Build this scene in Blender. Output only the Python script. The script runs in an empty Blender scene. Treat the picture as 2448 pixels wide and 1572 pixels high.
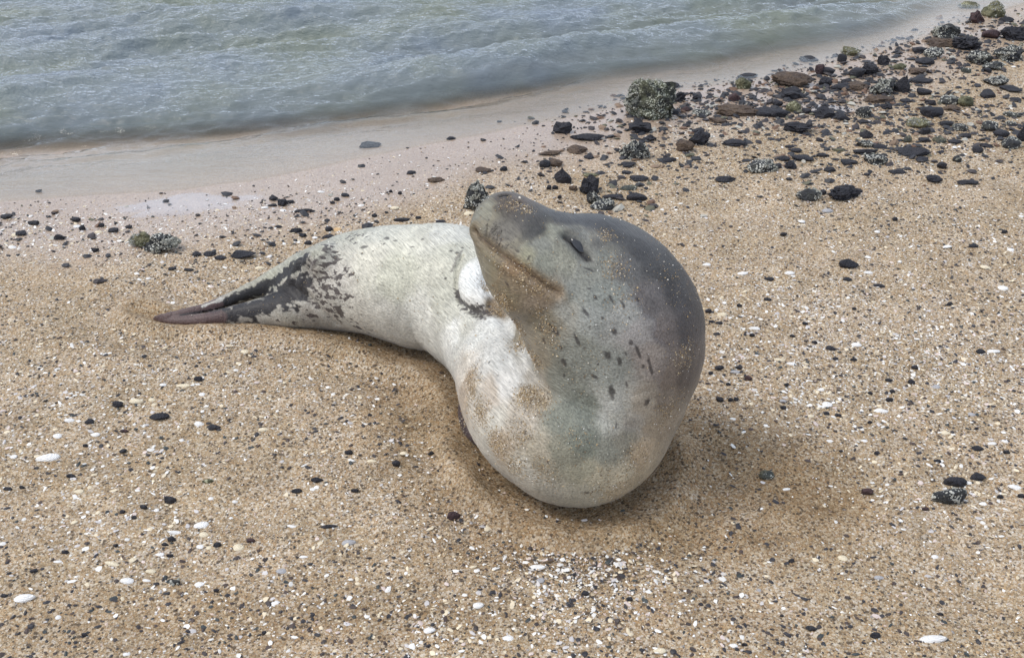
import bpy, math, random
import numpy as np
from mathutils import Vector, Matrix
from mathutils.bvhtree import BVHTree

random.seed(7); rng = np.random.default_rng(7)
S = bpy.context.scene
COL = bpy.context.scene.collection

# ------------------------------------------------------------------ camera
H = 1.7; PITCH = math.radians(32.0); F = 2560.0; CX, CY = 1224.0, 786.0
cam_d = bpy.data.cameras.new('camera'); cam = bpy.data.objects.new('camera', cam_d); COL.objects.link(cam)
cam_d.sensor_width = 36; cam_d.lens = F / 2448 * 36; cam_d.clip_end = 2000; cam_d.clip_start = 0.05
cam.location = (0, 0, H); cam.rotation_euler = (math.pi / 2 - PITCH, 0, 0)
S.camera = cam
# ------------------------------------------------------------------ sky, sun, exposure
SUN_EL = math.radians(58); SUN_AZ = math.radians(-98)      # azimuth from +Y, clockwise: sun up to the left, a little beyond the seal
w = bpy.data.worlds.new('World'); S.world = w; w.use_nodes = True
wn = w.node_tree; bg = wn.nodes['Background']
sky = wn.nodes.new('ShaderNodeTexSky'); sky.sky_type = 'NISHITA'; sky.sun_disc = False
sky.sun_elevation = SUN_EL; sky.sun_rotation = SUN_AZ; sky.air_density = 1.0; sky.dust_density = 2.2; sky.ozone_density = 1.2
# thin bright cloud veil, the same all round the sky
tcw = wn.nodes.new('ShaderNodeTexCoord'); nzw = wn.nodes.new('ShaderNodeTexNoise'); nzw.inputs['Scale'].default_value = 2.2; nzw.inputs['Detail'].default_value = 5
wn.links.new(tcw.outputs['Generated'], nzw.inputs['Vector'])
rw = wn.nodes.new('ShaderNodeValToRGB'); rw.color_ramp.elements[0].position = .32; rw.color_ramp.elements[0].color = (.35, .35, .35, 1); rw.color_ramp.elements[1].position = .68; rw.color_ramp.elements[1].color = (.85, .85, .85, 1)
wn.links.new(nzw.outputs[0], rw.inputs[0]); mw = wn.nodes.new('ShaderNodeMix'); mw.data_type = 'RGBA'
wn.links.new(rw.outputs[0], mw.inputs[0]); wn.links.new(sky.outputs[0], mw.inputs[6]); mw.inputs[7].default_value = (8.3, 9.2, 10.8, 1)
wn.links.new(mw.outputs[2], bg.inputs[0]); bg.inputs[1].default_value = 0.15
sd = bpy.data.lights.new('sun', 'SUN'); sun = bpy.data.objects.new('sun', sd); COL.objects.link(sun)
sd.energy = 1.9; sd.angle = math.radians(24); sd.color = (1.0, 0.95, 0.87)
sv = Vector((math.sin(SUN_AZ) * math.cos(SUN_EL), math.cos(SUN_AZ) * math.cos(SUN_EL), math.sin(SUN_EL)))
sun.rotation_euler = sv.to_track_quat('Z', 'Y').to_euler()
S.view_settings.view_transform = 'Standard'; S.view_settings.look = 'None'
S.view_settings.exposure = -0.12; S.view_settings.gamma = 1.0; S.view_settings.use_curve_mapping = False

# ------------------------------------------------------------------ helpers
FW = np.array([0, math.cos(PITCH), -math.sin(PITCH)]); UP = np.array([0, math.sin(PITCH), math.cos(PITCH)])
EYE = np.array([0, 0, H])
def ray(px, py):
    d = FW + np.array([1.0, 0, 0]) * ((px - CX) / F) + UP * ((CY - py) / F)
    return d
def at_z(px, py, z=0.0):
    d = ray(px, py); t = (z - H) / d[2]
    return EYE + d * t, t
def lin(c):
    return tuple(((v / 255) / 12.92 if v / 255 <= .04045 else ((v / 255 + .055) / 1.055) ** 2.4) for v in c)

def _hash(ix, iy, iz, seed):
    n = (ix.astype(np.int64) * 374761393 + iy.astype(np.int64) * 668265263 + iz.astype(np.int64) * 2147483647 + seed * 974634777) & 0xffffffff
    n = ((n ^ (n >> 13)) * 1274126177) & 0xffffffff
    n = (n ^ (n >> 16)) * 2246822519 & 0xffffffff
    return ((n ^ (n >> 15)) & 0xffffff) / float(0xffffff) * 2 - 1
def noise3(p, seed=0):
    p = np.asarray(p, float); i = np.floor(p).astype(np.int64); f = p - i; f = f * f * (3 - 2 * f)
    out = 0
    for dx in (0, 1):
        for dy in (0, 1):
            for dz in (0, 1):
                wgt = (f[..., 0] if dx else 1 - f[..., 0]) * (f[..., 1] if dy else 1 - f[..., 1]) * (f[..., 2] if dz else 1 - f[..., 2])
                out = out + wgt * _hash(i[..., 0] + dx, i[..., 1] + dy, i[..., 2] + dz, seed)
    return out
def fbm(p, seed=0, oct=4, gain=.5):
    p = np.asarray(p, float); a = 1; s = 0; n = 0
    for k in range(oct):
        s = s + a * noise3(p * (2 ** k) + 17.3 * k, seed + k); n += a; a *= gain
    return s / n
def sst(a, b, x):
    t = np.clip((x - a) / (b - a), 0, 1); return t * t * (3 - 2 * t)

def mesh_np(name, v, faces, smooth=True):
    """faces: (n,3) or (n,4) int array"""
    me = bpy.data.meshes.new(name); v = np.ascontiguousarray(v, np.float32); faces = np.ascontiguousarray(faces, np.int32)
    k = faces.shape[1]
    me.vertices.add(len(v)); me.vertices.foreach_set('co', v.ravel())
    me.loops.add(faces.size); me.loops.foreach_set('vertex_index', faces.ravel())
    me.polygons.add(len(faces)); me.polygons.foreach_set('loop_start', np.arange(0, faces.size, k, dtype=np.int32))
    me.polygons.foreach_set('loop_total', np.full(len(faces), k, np.int32))
    me.update(calc_edges=True)
    me.polygons.foreach_set('use_smooth', np.full(len(faces), smooth, bool))
    return me
def attr(me, name, data, typ='FLOAT'):
    a = me.attributes.new(name, typ, 'POINT')
    if typ == 'FLOAT': a.data.foreach_set('value', np.ascontiguousarray(data, np.float32))
    elif typ == 'FLOAT_VECTOR': a.data.foreach_set('vector', np.ascontiguousarray(data, np.float32).ravel())
    elif typ == 'FLOAT_COLOR':
        d = np.ones((len(data), 4), np.float32); d[:, :3] = data; a.data.foreach_set('color', d.ravel())
def link(name, me, mat=None, parent=None):
    o = bpy.data.objects.new(name, me); COL.objects.link(o)
    if mat and not me.materials: me.materials.append(mat)
    if parent: o.parent = parent
    return o
def tag(o, label, cat=None, group=None, kind=None):
    if label: o['label'] = label
    if cat: o['category'] = cat
    if group: o['group'] = group
    if kind: o['kind'] = kind
    return o

# node helper
class NT:
    def __init__(s, name):
        s.m = bpy.data.materials.new(name); s.m.use_nodes = True; s.t = s.m.node_tree
        s.b = s.t.nodes['Principled BSDF']; s.out = s.t.nodes['Material Output']
    def n(s, typ, **kw):
        nd = s.t.nodes.new('ShaderNode' + typ)
        for k, v in kw.items():
            if k[0] == 'i':
                key = k[1:]; nd.inputs[int(key) if key.isdigit() else key].default_value = v
            else: setattr(nd, k, v)
        return nd
    def l(s, a, b): s.t.links.new(a, b); return b
    def attr(s, name): return s.n('Attribute', attribute_name=name)
    def ramp(s, fac, stops, interp='LINEAR'):
        r = s.n('ValToRGB'); e = r.color_ramp.elements; r.color_ramp.interpolation = interp
        while len(e) < len(stops): e.new(.5)
        for k, (p, c) in enumerate(stops):
            e[k].position = p; e[k].color = (c[0], c[1], c[2], 1) if hasattr(c, '__len__') else (c, c, c, 1)
        s.l(fac, r.inputs[0]); return r
    def mix(s, fac, a, b, mode='MIX'):
        m = s.n('Mix', data_type='RGBA', blend_type=mode)
        for inp, val in ((m.inputs[0], fac), (m.inputs[6], a), (m.inputs[7], b)):
            if hasattr(val, 'is_output'): s.l(val, inp)
            elif hasattr(val, '__len__'): inp.default_value = (*val[:3], 1)
            else: inp.default_value = val
        return m.outputs[2]
    def math(s, op, a, b=None, c=None, clamp=False):
        m = s.n('Math', operation=op); m.use_clamp = clamp
        for k, v in enumerate((a, b, c)):
            if v is None: continue
            if hasattr(v, 'is_output'): s.l(v, m.inputs[k])
            else: m.inputs[k].default_value = v
        return m.outputs[0]
    def noise(s, vec, scale, detail=3, rough=.55):
        nd = s.n('TexNoise'); nd.inputs['Scale'].default_value = scale; nd.inputs['Detail'].default_value = detail; nd.inputs['Roughness'].default_value = rough
        if vec is not None: s.l(vec, nd.inputs['Vector'])
        return nd.outputs[0]
    def vor(s, vec, scale, out='Color', rand=1.0):
        nd = s.n('TexVoronoi'); nd.inputs['Scale'].default_value = scale; nd.inputs['Randomness'].default_value = rand
        if vec is not None: s.l(vec, nd.inputs['Vector'])
        return nd.outputs[out]
    def bump(s, h, strength, dist=.01, prev=None):
        b = s.n('Bump'); b.inputs['Strength'].default_value = strength; b.inputs['Distance'].default_value = dist
        s.l(h, b.inputs['Height'])
        if prev: s.l(prev, b.inputs['Normal'])
        return b.outputs[0]

# ------------------------------------------------------------------ materials
def mat_sand():
    m = NT('beach_sand'); pos = m.n('NewGeometry').outputs['Position']
    wet = m.attr('wet').outputs['Fac']; damp_shade = m.attr('damp_shade').outputs['Fac']
    # grains at three sizes
    def palette(scale, stops):
        sep = m.n('SeparateColor'); m.l(m.vor(pos, scale), sep.inputs[0])
        return m.ramp(sep.outputs[0], stops, 'CONSTANT').outputs[0], sep
    fine, s1 = palette(420, [(0, lin((96, 84, 70))), (.16, lin((176, 154, 124))), (.38, lin((198, 176, 142))), (.55, lin((180, 144, 104))), (.66, lin((218, 204, 180))), (.84, lin((140, 126, 112))), (.93, lin((244, 238, 228)))])
    med, s2 = palette(190, [(0, lin((58, 54, 54))), (.09, lin((158, 138, 112))), (.36, lin((202, 180, 148))), (.58, lin((186, 152, 114))), (.74, lin((226, 214, 194))), (.88, lin((142, 136, 132))), (.94, lin((240, 236, 228)))])
    m3 = m.n('TexVoronoi'); m3.inputs['Scale'].default_value = 95; m.l(pos, m3.inputs['Vector'])
    sep3 = m.n('SeparateColor'); m.l(m3.outputs['Color'], sep3.inputs[0])
    col = m.mix(.45, fine, med)
    # sparse larger fragments, white or dark, irregular
    edge = m.math('LESS_THAN', m3.outputs['Distance'], .42)
    isw = m.math('MULTIPLY', edge, m.math('GREATER_THAN', sep3.outputs[1], .80))
    isd = m.math('MULTIPLY', edge, m.math('LESS_THAN', sep3.outputs[1], .13))
    col = m.mix(m.math('MULTIPLY', isw, .75), col, lin((226, 214, 196)))
    col = m.mix(m.math('MULTIPLY', isd, .85), col, lin((62, 56, 54)))
    v4 = m.n('TexVoronoi'); v4.inputs['Scale'].default_value = 150; m.l(pos, v4.inputs['Vector']); s4 = m.n('SeparateColor'); m.l(v4.outputs['Color'], s4.inputs[0]); e4 = m.math('LESS_THAN', v4.outputs['Distance'], .46)
    shelly = m.ramp(m.noise(pos, 2.6, 5, .7), [(.42, .90), (.66, .70)]).outputs[0]
    col = m.mix(m.math('MULTIPLY', m.math('MULTIPLY', e4, m.math('GREATER_THAN', s4.outputs[2], shelly)), .8), col, lin((232, 226, 216)))
    col = m.mix(m.math('MULTIPLY', m.math('MULTIPLY', e4, m.math('LESS_THAN', s4.outputs[2], .11)), .8), col, lin((70, 62, 58)))
    # broad tone drift
    n1 = m.noise(pos, 1.7, 4); col = m.mix(m.ramp(n1, [(.3, 0.0), (.7, .3)]).outputs[0], col, lin((158, 136, 104)))
    n2 = m.noise(pos, 9, 3); br = m.ramp(n2, [(.3, .74), (.7, .98)]).outputs[0]
    col = m.mix(1.0, col, br, 'MULTIPLY'); col = m.mix(1.0, col, (.985, .94, .885), 'MULTIPLY')
    n5 = m.noise(pos, 3.1, 3); col = m.mix(m.ramp(n5, [(.42, .0), (.62, .5)]).outputs[0], col, m.mix(1.0, col, (.80, .78, .70), 'MULTIPLY'))
    col = m.mix(m.math('MULTIPLY', damp_shade, .8), col, m.mix(1.0, col, lin((206, 192, 168)), 'MULTIPLY'))  # dampness and the seal's soft ground shade both darken the sand colour
    smooth_wet = m.mix(.6, col, lin((188, 170, 156)))
    col = m.mix(wet, col, m.mix(1.0, smooth_wet, (.84, .82, .81), 'MULTIPLY'))
    m.l(col, m.b.inputs['Base Color'])
    rough = m.math('SUBTRACT', .92, m.math('MULTIPLY', wet, .70)); m.l(rough, m.b.inputs['Roughness'])
    m.b.inputs['Specular IOR Level'].default_value = .4
    pool = m.attr('pool').outputs['Fac']
    m.l(m.math('MULTIPLY', m.math('MAXIMUM', m.math('MULTIPLY', wet, .35), pool), 1.0), m.b.inputs['Coat Weight']); m.b.inputs['Coat Roughness'].default_value = .07; m.b.inputs['Coat IOR'].default_value = 1.5
    hgt = m.math('ADD', m.math('MULTIPLY', s1.outputs[1], .35), m.math('ADD', m.math('MULTIPLY', s2.outputs[1], .6), m.math('MULTIPLY', m.noise(pos, 60, 4), 1.2)))
    b = m.n('Bump'); b.inputs['Distance'].default_value = .0022; m.l(hgt, b.inputs['Height'])
    m.l(m.math('SUBTRACT', .85, m.math('MULTIPLY', m.math('MAXIMUM', wet, pool), .72)), b.inputs['Strength'])
    m.l(b.outputs[0], m.b.inputs['Normal'])
    return m.m
def mat_water():
    m = NT('sea_water'); pos = m.n('NewGeometry').outputs['Position']
    dep = m.attr('depth').outputs['Fac']
    mp = m.n('Mapping'); mp.inputs['Rotation'].default_value = (0, 0, math.radians(-22)); mp.inputs['Scale'].default_value = (.55, 1.5, 1); m.l(pos, mp.inputs[0])
    n = m.math('ADD', m.noise(mp.outputs[0], 15, 5, .55), m.math('MULTIPLY', m.noise(mp.outputs[0], 60, 3, .6), .18))
    b = m.n('Bump'); b.inputs['Distance'].default_value = .03; m.l(n, b.inputs['Height'])
    m.l(m.math('ADD', .12, m.math('MULTIPLY', dep, .75)), b.inputs['Strength'])
    gl = m.n('BsdfGlossy'); gl.inputs['Roughness'].default_value = .07; m.l(b.outputs[0], gl.inputs['Normal']); gl.inputs['Color'].default_value = (1, 1, 1, 1)
    fr = m.n('Fresnel'); fr.inputs['IOR'].default_value = 1.34; m.l(b.outputs[0], fr.inputs['Normal'])
    df = m.n('BsdfDiffuse'); m.l(b.outputs[0], df.inputs['Normal'])
    tone = m.mix(m.ramp(m.noise(pos, 1.3, 3), [(.35, 0.), (.7, 1.)]).outputs[0], lin((124, 130, 118)), lin((118, 128, 138)))
    m.l(tone, df.inputs['Color'])
    tr = m.n('BsdfTransparent'); m.l(m.mix(dep, (.96, .95, .92), (.62, .66, .55)), tr.inputs['Color'])
    body = m.n('MixShader'); m.l(m.ramp(dep, [(0, .03), (.15, .12), (.4, .62), (1, .97)]).outputs[0], body.inputs[0]); m.l(tr.outputs[0], body.inputs[1]); m.l(df.outputs[0], body.inputs[2])
    top = m.n('MixShader'); bf = m.n('NewGeometry').outputs['Backfacing']; m.l(m.math('MULTIPLY', fr.outputs[0], m.math('SUBTRACT', 1.0, bf)), top.inputs[0]); m.l(body.outputs[0], top.inputs[1]); m.l(gl.outputs[0], top.inputs[2])
    m.l(top.outputs[0], m.out.inputs[0]); m.t.nodes.remove(m.b)
    return m.m
def mat_rock(name, base, second, amt=.45, spots=0.0, spotcol=(196, 194, 182), rough=.72):
    m = NT(name); tc = m.n('NewGeometry').outputs['Position']
    n1 = m.noise(tc, 22, 5, .65); col = m.mix(m.ramp(n1, [(.42, 0), (.62, amt)]).outputs[0], lin(base), lin(second))
    n2 = m.noise(tc, 140, 3, .6); col = m.mix(1, col, m.ramp(n2, [(.3, .6), (.7, 1.35)]).outputs[0], 'MULTIPLY')
    if spots:
        v = m.vor(tc, 130, 'Distance'); n3 = m.noise(tc, 18, 4, .7)
        f = m.math('MULTIPLY', m.math('LESS_THAN', v, .46), m.ramp(n3, [(.62 - spots * .3, 0), (.66 - spots * .3, 1)]).outputs[0])
        col = m.mix(f, col, lin(spotcol))
    m.l(col, m.b.inputs['Base Color']); m.b.inputs['Roughness'].default_value = rough; m.b.inputs['Specular IOR Level'].default_value = .45
    h = m.math('ADD', m.noise(tc, 90, 5, .7), m.math('MULTIPLY', m.vor(tc, 160, 'Distance'), .8))
    m.l(m.bump(h, .9, .006), m.b.inputs['Normal'])
    return m.m
M = {}
M['sand'] = mat_sand(); M['water'] = mat_water()
M['b'] = mat_rock('black_basalt', (36, 36, 42), (58, 55, 58), .5)
M['w'] = mat_rock('barnacled_basalt', (46, 47, 50), (74, 74, 66), .6, .42)
M['W'] = mat_rock('crusted_boulder', (44, 46, 44), (108, 110, 86), .8, .5, (186, 186, 168))
M['r'] = mat_rock('brown_weed_rock', (76, 62, 52), (106, 88, 70), .7)
M['o'] = mat_rock('olive_weed_rock', (80, 80, 58), (128, 122, 92), .8, .25, (172, 170, 140))
M['g'] = mat_rock('speckled_stone', (62, 66, 62), (112, 106, 80), .8, .2)
M['m'] = mat_rock('maroon_basalt', (58, 42, 44), (84, 60, 56), .6)
M['barn'] = mat_rock('barnacle_shell', (178, 176, 164), (140, 140, 128), .7)
def mat_shell(name, c1, c2):
    m = NT(name); tc = m.n('TexCoord').outputs['Object']
    v = m.n('VectorMath', operation='LENGTH'); sub = m.n('VectorMath', operation='SUBTRACT'); m.l(tc, sub.inputs[0]); sub.inputs[1].default_value = (-.42, 0, 0); m.l(sub.outputs[0], v.inputs[0])
    rings = m.math('SINE', m.math('ADD', m.math('MULTIPLY', v.outputs['Value'], 46), m.math('MULTIPLY', m.noise(tc, 4), 5)))
    col = m.mix(m.ramp(rings, [(.35, 0), (1, .6)]).outputs[0], lin(c1), lin(c2))
    oi = m.n('ObjectInfo').outputs['Random']
    col = m.mix(1, col, m.ramp(oi, [(0, .92), (1, 1.0)]).outputs[0], 'MULTIPLY')
    st = m.noise(m.n('NewGeometry').outputs['Position'], 120, 4); col = m.mix(m.ramp(st, [(.55, 0), (.78, .4)]).outputs[0], col, lin((186, 168, 140)))
    m.l(col, m.b.inputs['Base Color']); m.b.inputs['Roughness'].default_value = .42
    m.l(m.bump(rings, .35, .03), m.b.inputs['Normal'])
    return m.m
M['sw'] = mat_shell('white_shell', (246, 243, 238), (226, 220, 210))
M['sc'] = mat_shell('cream_shell', (236, 222, 192), (218, 198, 162))
M['sg'] = mat_shell('grey_shell', (178, 176, 176), (150, 148, 150))
M['so'] = mat_shell('orange_shell', (226, 190, 138), (206, 156, 100))
M['sp'] = mat_shell('pink_shell', (214, 178, 160), (196, 160, 146))
def mat_vcol(name, rough=.7):
    m = NT(name); a = m.attr('Col'); m.l(a.outputs['Color'], m.b.inputs['Base Color']); m.b.inputs['Roughness'].default_value = rough
    return m.m
M['grain'] = mat_vcol('shell_and_pebble_bits', .6)

# ------------------------------------------------------------------ shoreline field
def poly_world(pts): return np.array([at_z(x, y)[0][:2] for x, y in pts])
L1 = poly_world([(-900, 560), (-400, 520), (0, 484), (180, 474), (400, 455), (600, 432), (700, 410), (850, 376), (1000, 350), (1200, 318), (1450, 262), (1560, 226), (1700, 212), (1800, 204), (1900, 176), (2050, 138), (2200, 98), (2320, 50), (2420, 8), (2700, -50)])
L1 = np.vstack([L1, L1[-1] + (L1[-1] - L1[-2]) / np.linalg.norm(L1[-1] - L1[-2]) * 300])
L1 = np.vstack([L1[0] - np.array([300., 30.]), L1])
def shore_dist(P):
    """signed distance to waterline, + on land (towards camera / right)"""
    best = np.full(len(P), 1e9); sgn = np.ones(len(P))
    for a, b in zip(L1[:-1], L1[1:]):
        ab = b - a; t = np.clip(((P - a) @ ab) / (ab @ ab), 0, 1); q = a + t[:, None] * ab; d = np.linalg.norm(P - q, axis=1)
        c = ab[0] * (P[:, 1] - a[1]) - ab[1] * (P[:, 0] - a[0]); m = d < best
        best[m] = d[m]; sgn[m] = np.where(c[m] > 0, -1, 1)
    return best * sgn
def wob(P, s=1.0): return .07 * fbm(np.c_[P * 1.7 * s, np.zeros(len(P))], 5, 4)

def graded(lo, a, b, hi, step, n=26):
    core = np.arange(a, b, step)
    k = np.linspace(0, 1, n + 1)[1:]
    left = a - (a - lo) * k ** 3; right = core[-1] + (hi - core[-1]) * k ** 3
    return np.concatenate([left[::-1], core, right])
def grid(xs, ys):
    X, Y = np.meshgrid(xs, ys, indexing='ij'); nx, ny = X.shape
    idx = np.arange(nx * ny).reshape(nx, ny)
    f = np.stack([idx[:-1, :-1], idx[1:, :-1], idx[1:, 1:], idx[:-1, 1:]], -1).reshape(-1, 4)
    return np.c_[X.ravel(), Y.ravel()], f
def ground_z(P, d=None):
    if d is None: d = shore_dist(P)
    P3 = np.c_[P, np.zeros(len(P))]
    land = .012 * fbm(P3 * 1.3, 11, 3) + .011 * fbm(P3 * 5, 12, 3) * sst(.2, .7, d) + .0045 * fbm(P3 * 22, 15, 2) * sst(.3, .8, d)
    z = land * sst(-.1, .5, d) + np.where(d > 0, np.minimum(d, 1.5) * .006, np.maximum(-(.065 * np.minimum(-d, .6) + .16 * np.maximum(-d - .6, 0)), -1.6))
    return z
# seal footprint, for the pressed and darkened sand around it (filled from the spine below)
GX = graded(-260, -2.6, 3.0, 260, .0125, 34); GY = graded(-40, .9, 5.6, 320, .0125, 34)

# ------------------------------------------------------------------ SEAL: signed distance field of tapered spines
def station(px, py, rpx, z=None, sink=.028):
    if z is None:
        z = .1
        for _ in range(12):
            p, t = at_z(px, py, z); r = rpx * t / F; z = r - sink
    p, t = at_z(px, py, z)
    return [p[0], p[1], p[2], rpx * t / F]
def spline(st, n=6):
    st = np.array(st); out = []
    P = np.vstack([2 * st[0] - st[1], st, 2 * st[-1] - st[-2]])
    for i in range(1, len(P) - 2):
        for k in range(n):
            t = k / n; a, b, c, d = P[i - 1], P[i], P[i + 1], P[i + 2]
            out.append(.5 * ((2 * b) + (-a + c) * t + (2 * a - 5 * b + 4 * c - d) * t * t + (-a + 3 * b - 3 * c + d) * t ** 3))
    out.append(P[-2]); out = np.array(out); out[:, 3] = np.maximum(out[:, 3], .003)
    return out
BODY = spline([station(*a) for a in [(708, 700, 66), (745, 692, 84), (790, 684, 102), (845, 676, 118), (920, 675, 134), (996, 684, 148), (1088, 696, 157), (1180, 768, 156), (1238, 858, 160),
        (1292, 950, 190), (1345, 992, 200), (1388, 1005, 204), (1420, 960, 205, .195), (1447, 885, 209, .285), (1463, 800, 221, .375), (1432, 727, 205, .46), (1368, 682, 168, .505),
        (1297, 640, 139, .555), (1250, 592, 110, .59), (1206, 552, 78, .625)]], 6)
NOSE = spline([station(*a) for a in [(1232, 560, 84, .61), (1216, 522, 63, .64), (1199, 508, 47, .655), (1192, 528, 55, .64), (1191, 538, 52, .632)]], 4)
UPF = spline([station(*a) for a in [(780, 625, 44, .22), (735, 636, 38, .17), (695, 654, 33, .125), (640, 680, 27, .085), (583, 702, 20, .06), (526, 724, 15, .045), (470, 739, 11, .032), (414, 750, 8, .024), (366, 756, 4, .016)]], 4)
LOF = spline([station(*a, sink=.008) for a in [(770, 715, 68), (735, 727, 56), (700, 737, 47), (640, 743, 37), (583, 752, 29), (526, 761, 22), (470, 767, 16), (414, 768, 11), (380, 766, 8), (352, 759, 5), (332, 752, 4)]], 4)
def seg_d(P, ch, soft=None):
    out = np.full(len(P), 9.0)
    for a, b in zip(ch[:-1], ch[1:]):
        ab = b[:3] - a[:3]; t = np.clip(((P - a[:3]) @ ab) / max(ab @ ab, 1e-9), 0, 1)
        d = np.linalg.norm(P - a[:3] - t[:, None] * ab, axis=1) - (a[3] + t * (b[3] - a[3]))
        out = np.minimum(out, d)
    return out
def smin(a, b, k):
    h = np.maximum(k - np.abs(a - b), 0) / k; return np.minimum(a, b) - h * h * k * .25
def march(px, py, f, t0=1.6, t1=4.5):
    d = ray(px, py); d = d / np.linalg.norm(d); t = t0
    for _ in range(160):
        p = EYE + d * t; v = f(p[None])[0]
        if v < .0008: return p, t
        t += max(v * .8, .0006)
        if t > t1: return None, None
    return p, t
# fore flipper: paddle lying on the belly, its tip toward the camera
fb, ft = march(1120, 690, lambda P: seg_d(P, BODY))
D_ = ft
def fl(px, py, rpx, push):
    d = ray(px, py); d /= np.linalg.norm(d); q, t = march(px, py, lambda P: seg_d(P, BODY[:54]))
    if q is None: q = EYE + d * D_; t = D_
    p = q + d * push; return [*p, rpx * t / F * .96]
FLIP = spline([fl(1190, 640, 40, .045), fl(1158, 645, 40, .022), fl(1136, 658, 40, .014), fl(1128, 684, 38, .008), fl(1134, 708, 32, .002), fl(1156, 726, 22, -.004)], 4)
UNDER = spline([station(*a) for a in [(1158, 930, 30, .05), (1128, 952, 26, .035), (1116, 990, 22, .022), (1122, 1028, 17, .014), (1142, 1060, 9, .008)]], 4)
def seg_window(V, org, h, ch, k=None):
    """min the chain into grid V; only the voxels near each segment are touched"""
    for a, b in zip(ch[:-1], ch[1:]):
        r = max(a[3], b[3]) + .05
        lo = np.floor((np.minimum(a[:3], b[:3]) - r - org) / h).astype(int); hi = np.ceil((np.maximum(a[:3], b[:3]) + r - org) / h).astype(int) + 1
        lo = np.maximum(lo, 0); hi = np.minimum(hi, V.shape)
        if (hi <= lo).any(): continue
        ax = [org[i] + h * np.arange(lo[i], hi[i], dtype=np.float32) for i in range(3)]
        X, Y, Z = ax[0][:, None, None], ax[1][None, :, None], ax[2][None, None, :]
        ab = (b[:3] - a[:3]).astype(np.float32); L = max(float(ab @ ab), 1e-9)
        t = np.clip(((X - a[0]) * ab[0] + (Y - a[1]) * ab[1] + (Z - a[2]) * ab[2]) / L, 0, 1)
        d = np.sqrt((X - a[0] - t * ab[0]) ** 2 + (Y - a[1] - t * ab[1]) ** 2 + (Z - a[2] - t * ab[2]) ** 2) - (a[3] + t * (b[3] - a[3]))
        W = V[lo[0]:hi[0], lo[1]:hi[1], lo[2]:hi[2]]
        np.minimum(W, d, out=W)
allp = np.vstack([BODY, NOSE, UPF, LOF, FLIP, UNDER])
org = (allp[:, :3] - allp[:, 3:]).min(0) - .03; top = (allp[:, :3] + allp[:, 3:]).max(0) + .03
hv = .0055
shp = np.ceil((top - org) / hv).astype(int) + 1
def newV(): return np.full(shp, .05, np.float32)
V = newV(); seg_window(V, org, hv, BODY)
for ch, k in ((NOSE, .03), (UPF, .015), (LOF, .012), (FLIP, .004), (UNDER, .004)):
    T = newV(); seg_window(T, org, hv, ch)
    hh = np.maximum(k - np.abs(V - T), 0) / k; V = np.minimum(V, T) - hh * hh * k * .25
# smooth the field a little so spine joints never show
for ax in range(3):
    V = (np.roll(V, 1, ax) + 2 * V + np.roll(V, -1, ax)) * .25
def surface_nets(V, org, h):
    s = V < 0; nx, ny, nz = V.shape
    cnt = np.zeros((nx - 1, ny - 1, nz - 1), np.uint8); 
    for i in (0, 1):
        for j in (0, 1):
            for k in (0, 1): cnt += s[i:nx - 1 + i, j:ny - 1 + j, k:nz - 1 + k]
    C = np.argwhere((cnt > 0) & (cnt < 8)); idx = np.full((nx - 1, ny - 1, nz - 1), -1, np.int64); idx[tuple(C.T)] = np.arange(len(C))
    acc = np.zeros((len(C), 3)); num = np.zeros(len(C))
    corners = [(i, j, k) for i in (0, 1) for j in (0, 1) for k in (0, 1)]
    for a in corners:
        for axis in range(3):
            if a[axis]: continue
            b = list(a); b[axis] = 1
            va = V[tuple((C + a).T)]; vb = V[tuple((C + b).T)]; m = (va < 0) != (vb < 0)
            t = np.where(m, va / np.where(m, va - vb, 1), 0); p = np.array(a, float)[None] + np.zeros((len(C), 3)); p[:, axis] += t
            acc += p * m[:, None]; num += m
    P = org + (C + acc / num[:, None]) * h
    F_ = []
    for axis in range(3):
        sl0 = [slice(None)] * 3; sl1 = [slice(None)] * 3; sl0[axis] = slice(0, -1); sl1[axis] = slice(1, None)
        ch = s[tuple(sl0)] != s[tuple(sl1)]; E = np.argwhere(ch); u, v = (axis + 1) % 3, (axis + 2) % 3
        E = E[(E[:, u] > 0) & (E[:, v] > 0) & (E[:, u] < V.shape[u] - 1) & (E[:, v] < V.shape[v] - 1)]
        du = np.zeros(3, int); du[u] = 1; dv = np.zeros(3, int); dv[v] = 1
        q = np.stack([idx[tuple((E - du - dv).T)], idx[tuple((E - dv).T)], idx[tuple(E.T)], idx[tuple((E - du).T)]], 1)
        inside = s[tuple(E.T)]; q[~inside] = q[~inside][:, ::-1]; F_.append(q)
    return P, np.vstack(F_)
SP, SF = surface_nets(V, org, hv)
me0 = mesh_np('seal_raw', SP, SF); o0 = link('seal_raw', me0)
mod = o0.modifiers.new('sub', 'SUBSURF'); mod.levels = 1; mod.render_levels = 1
dg = bpy.context.evaluated_depsgraph_get(); ev = o0.evaluated_get(dg); body_me = bpy.data.meshes.new_from_object(ev)
bpy.data.objects.remove(o0); bpy.data.meshes.remove(me0)
def get_co(me): a = np.empty(len(me.vertices) * 3, np.float32); me.vertices.foreach_get('co', a); return a.reshape(-1, 3).astype(float)
def get_no(me): a = np.empty(len(me.vertices) * 3, np.float32); me.vertex_normals.foreach_get('vector', a); return a.reshape(-1, 3).astype(float)
co = get_co(body_me); no = get_no(body_me)
def bvh_of(co, me):
    fl_ = np.empty(len(me.loops), np.int32); me.loops.foreach_get('vertex_index', fl_)
    return BVHTree.FromPolygons(co.tolist(), fl_.reshape(-1, 4).tolist())
BV = bvh_of(co, body_me)
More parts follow.
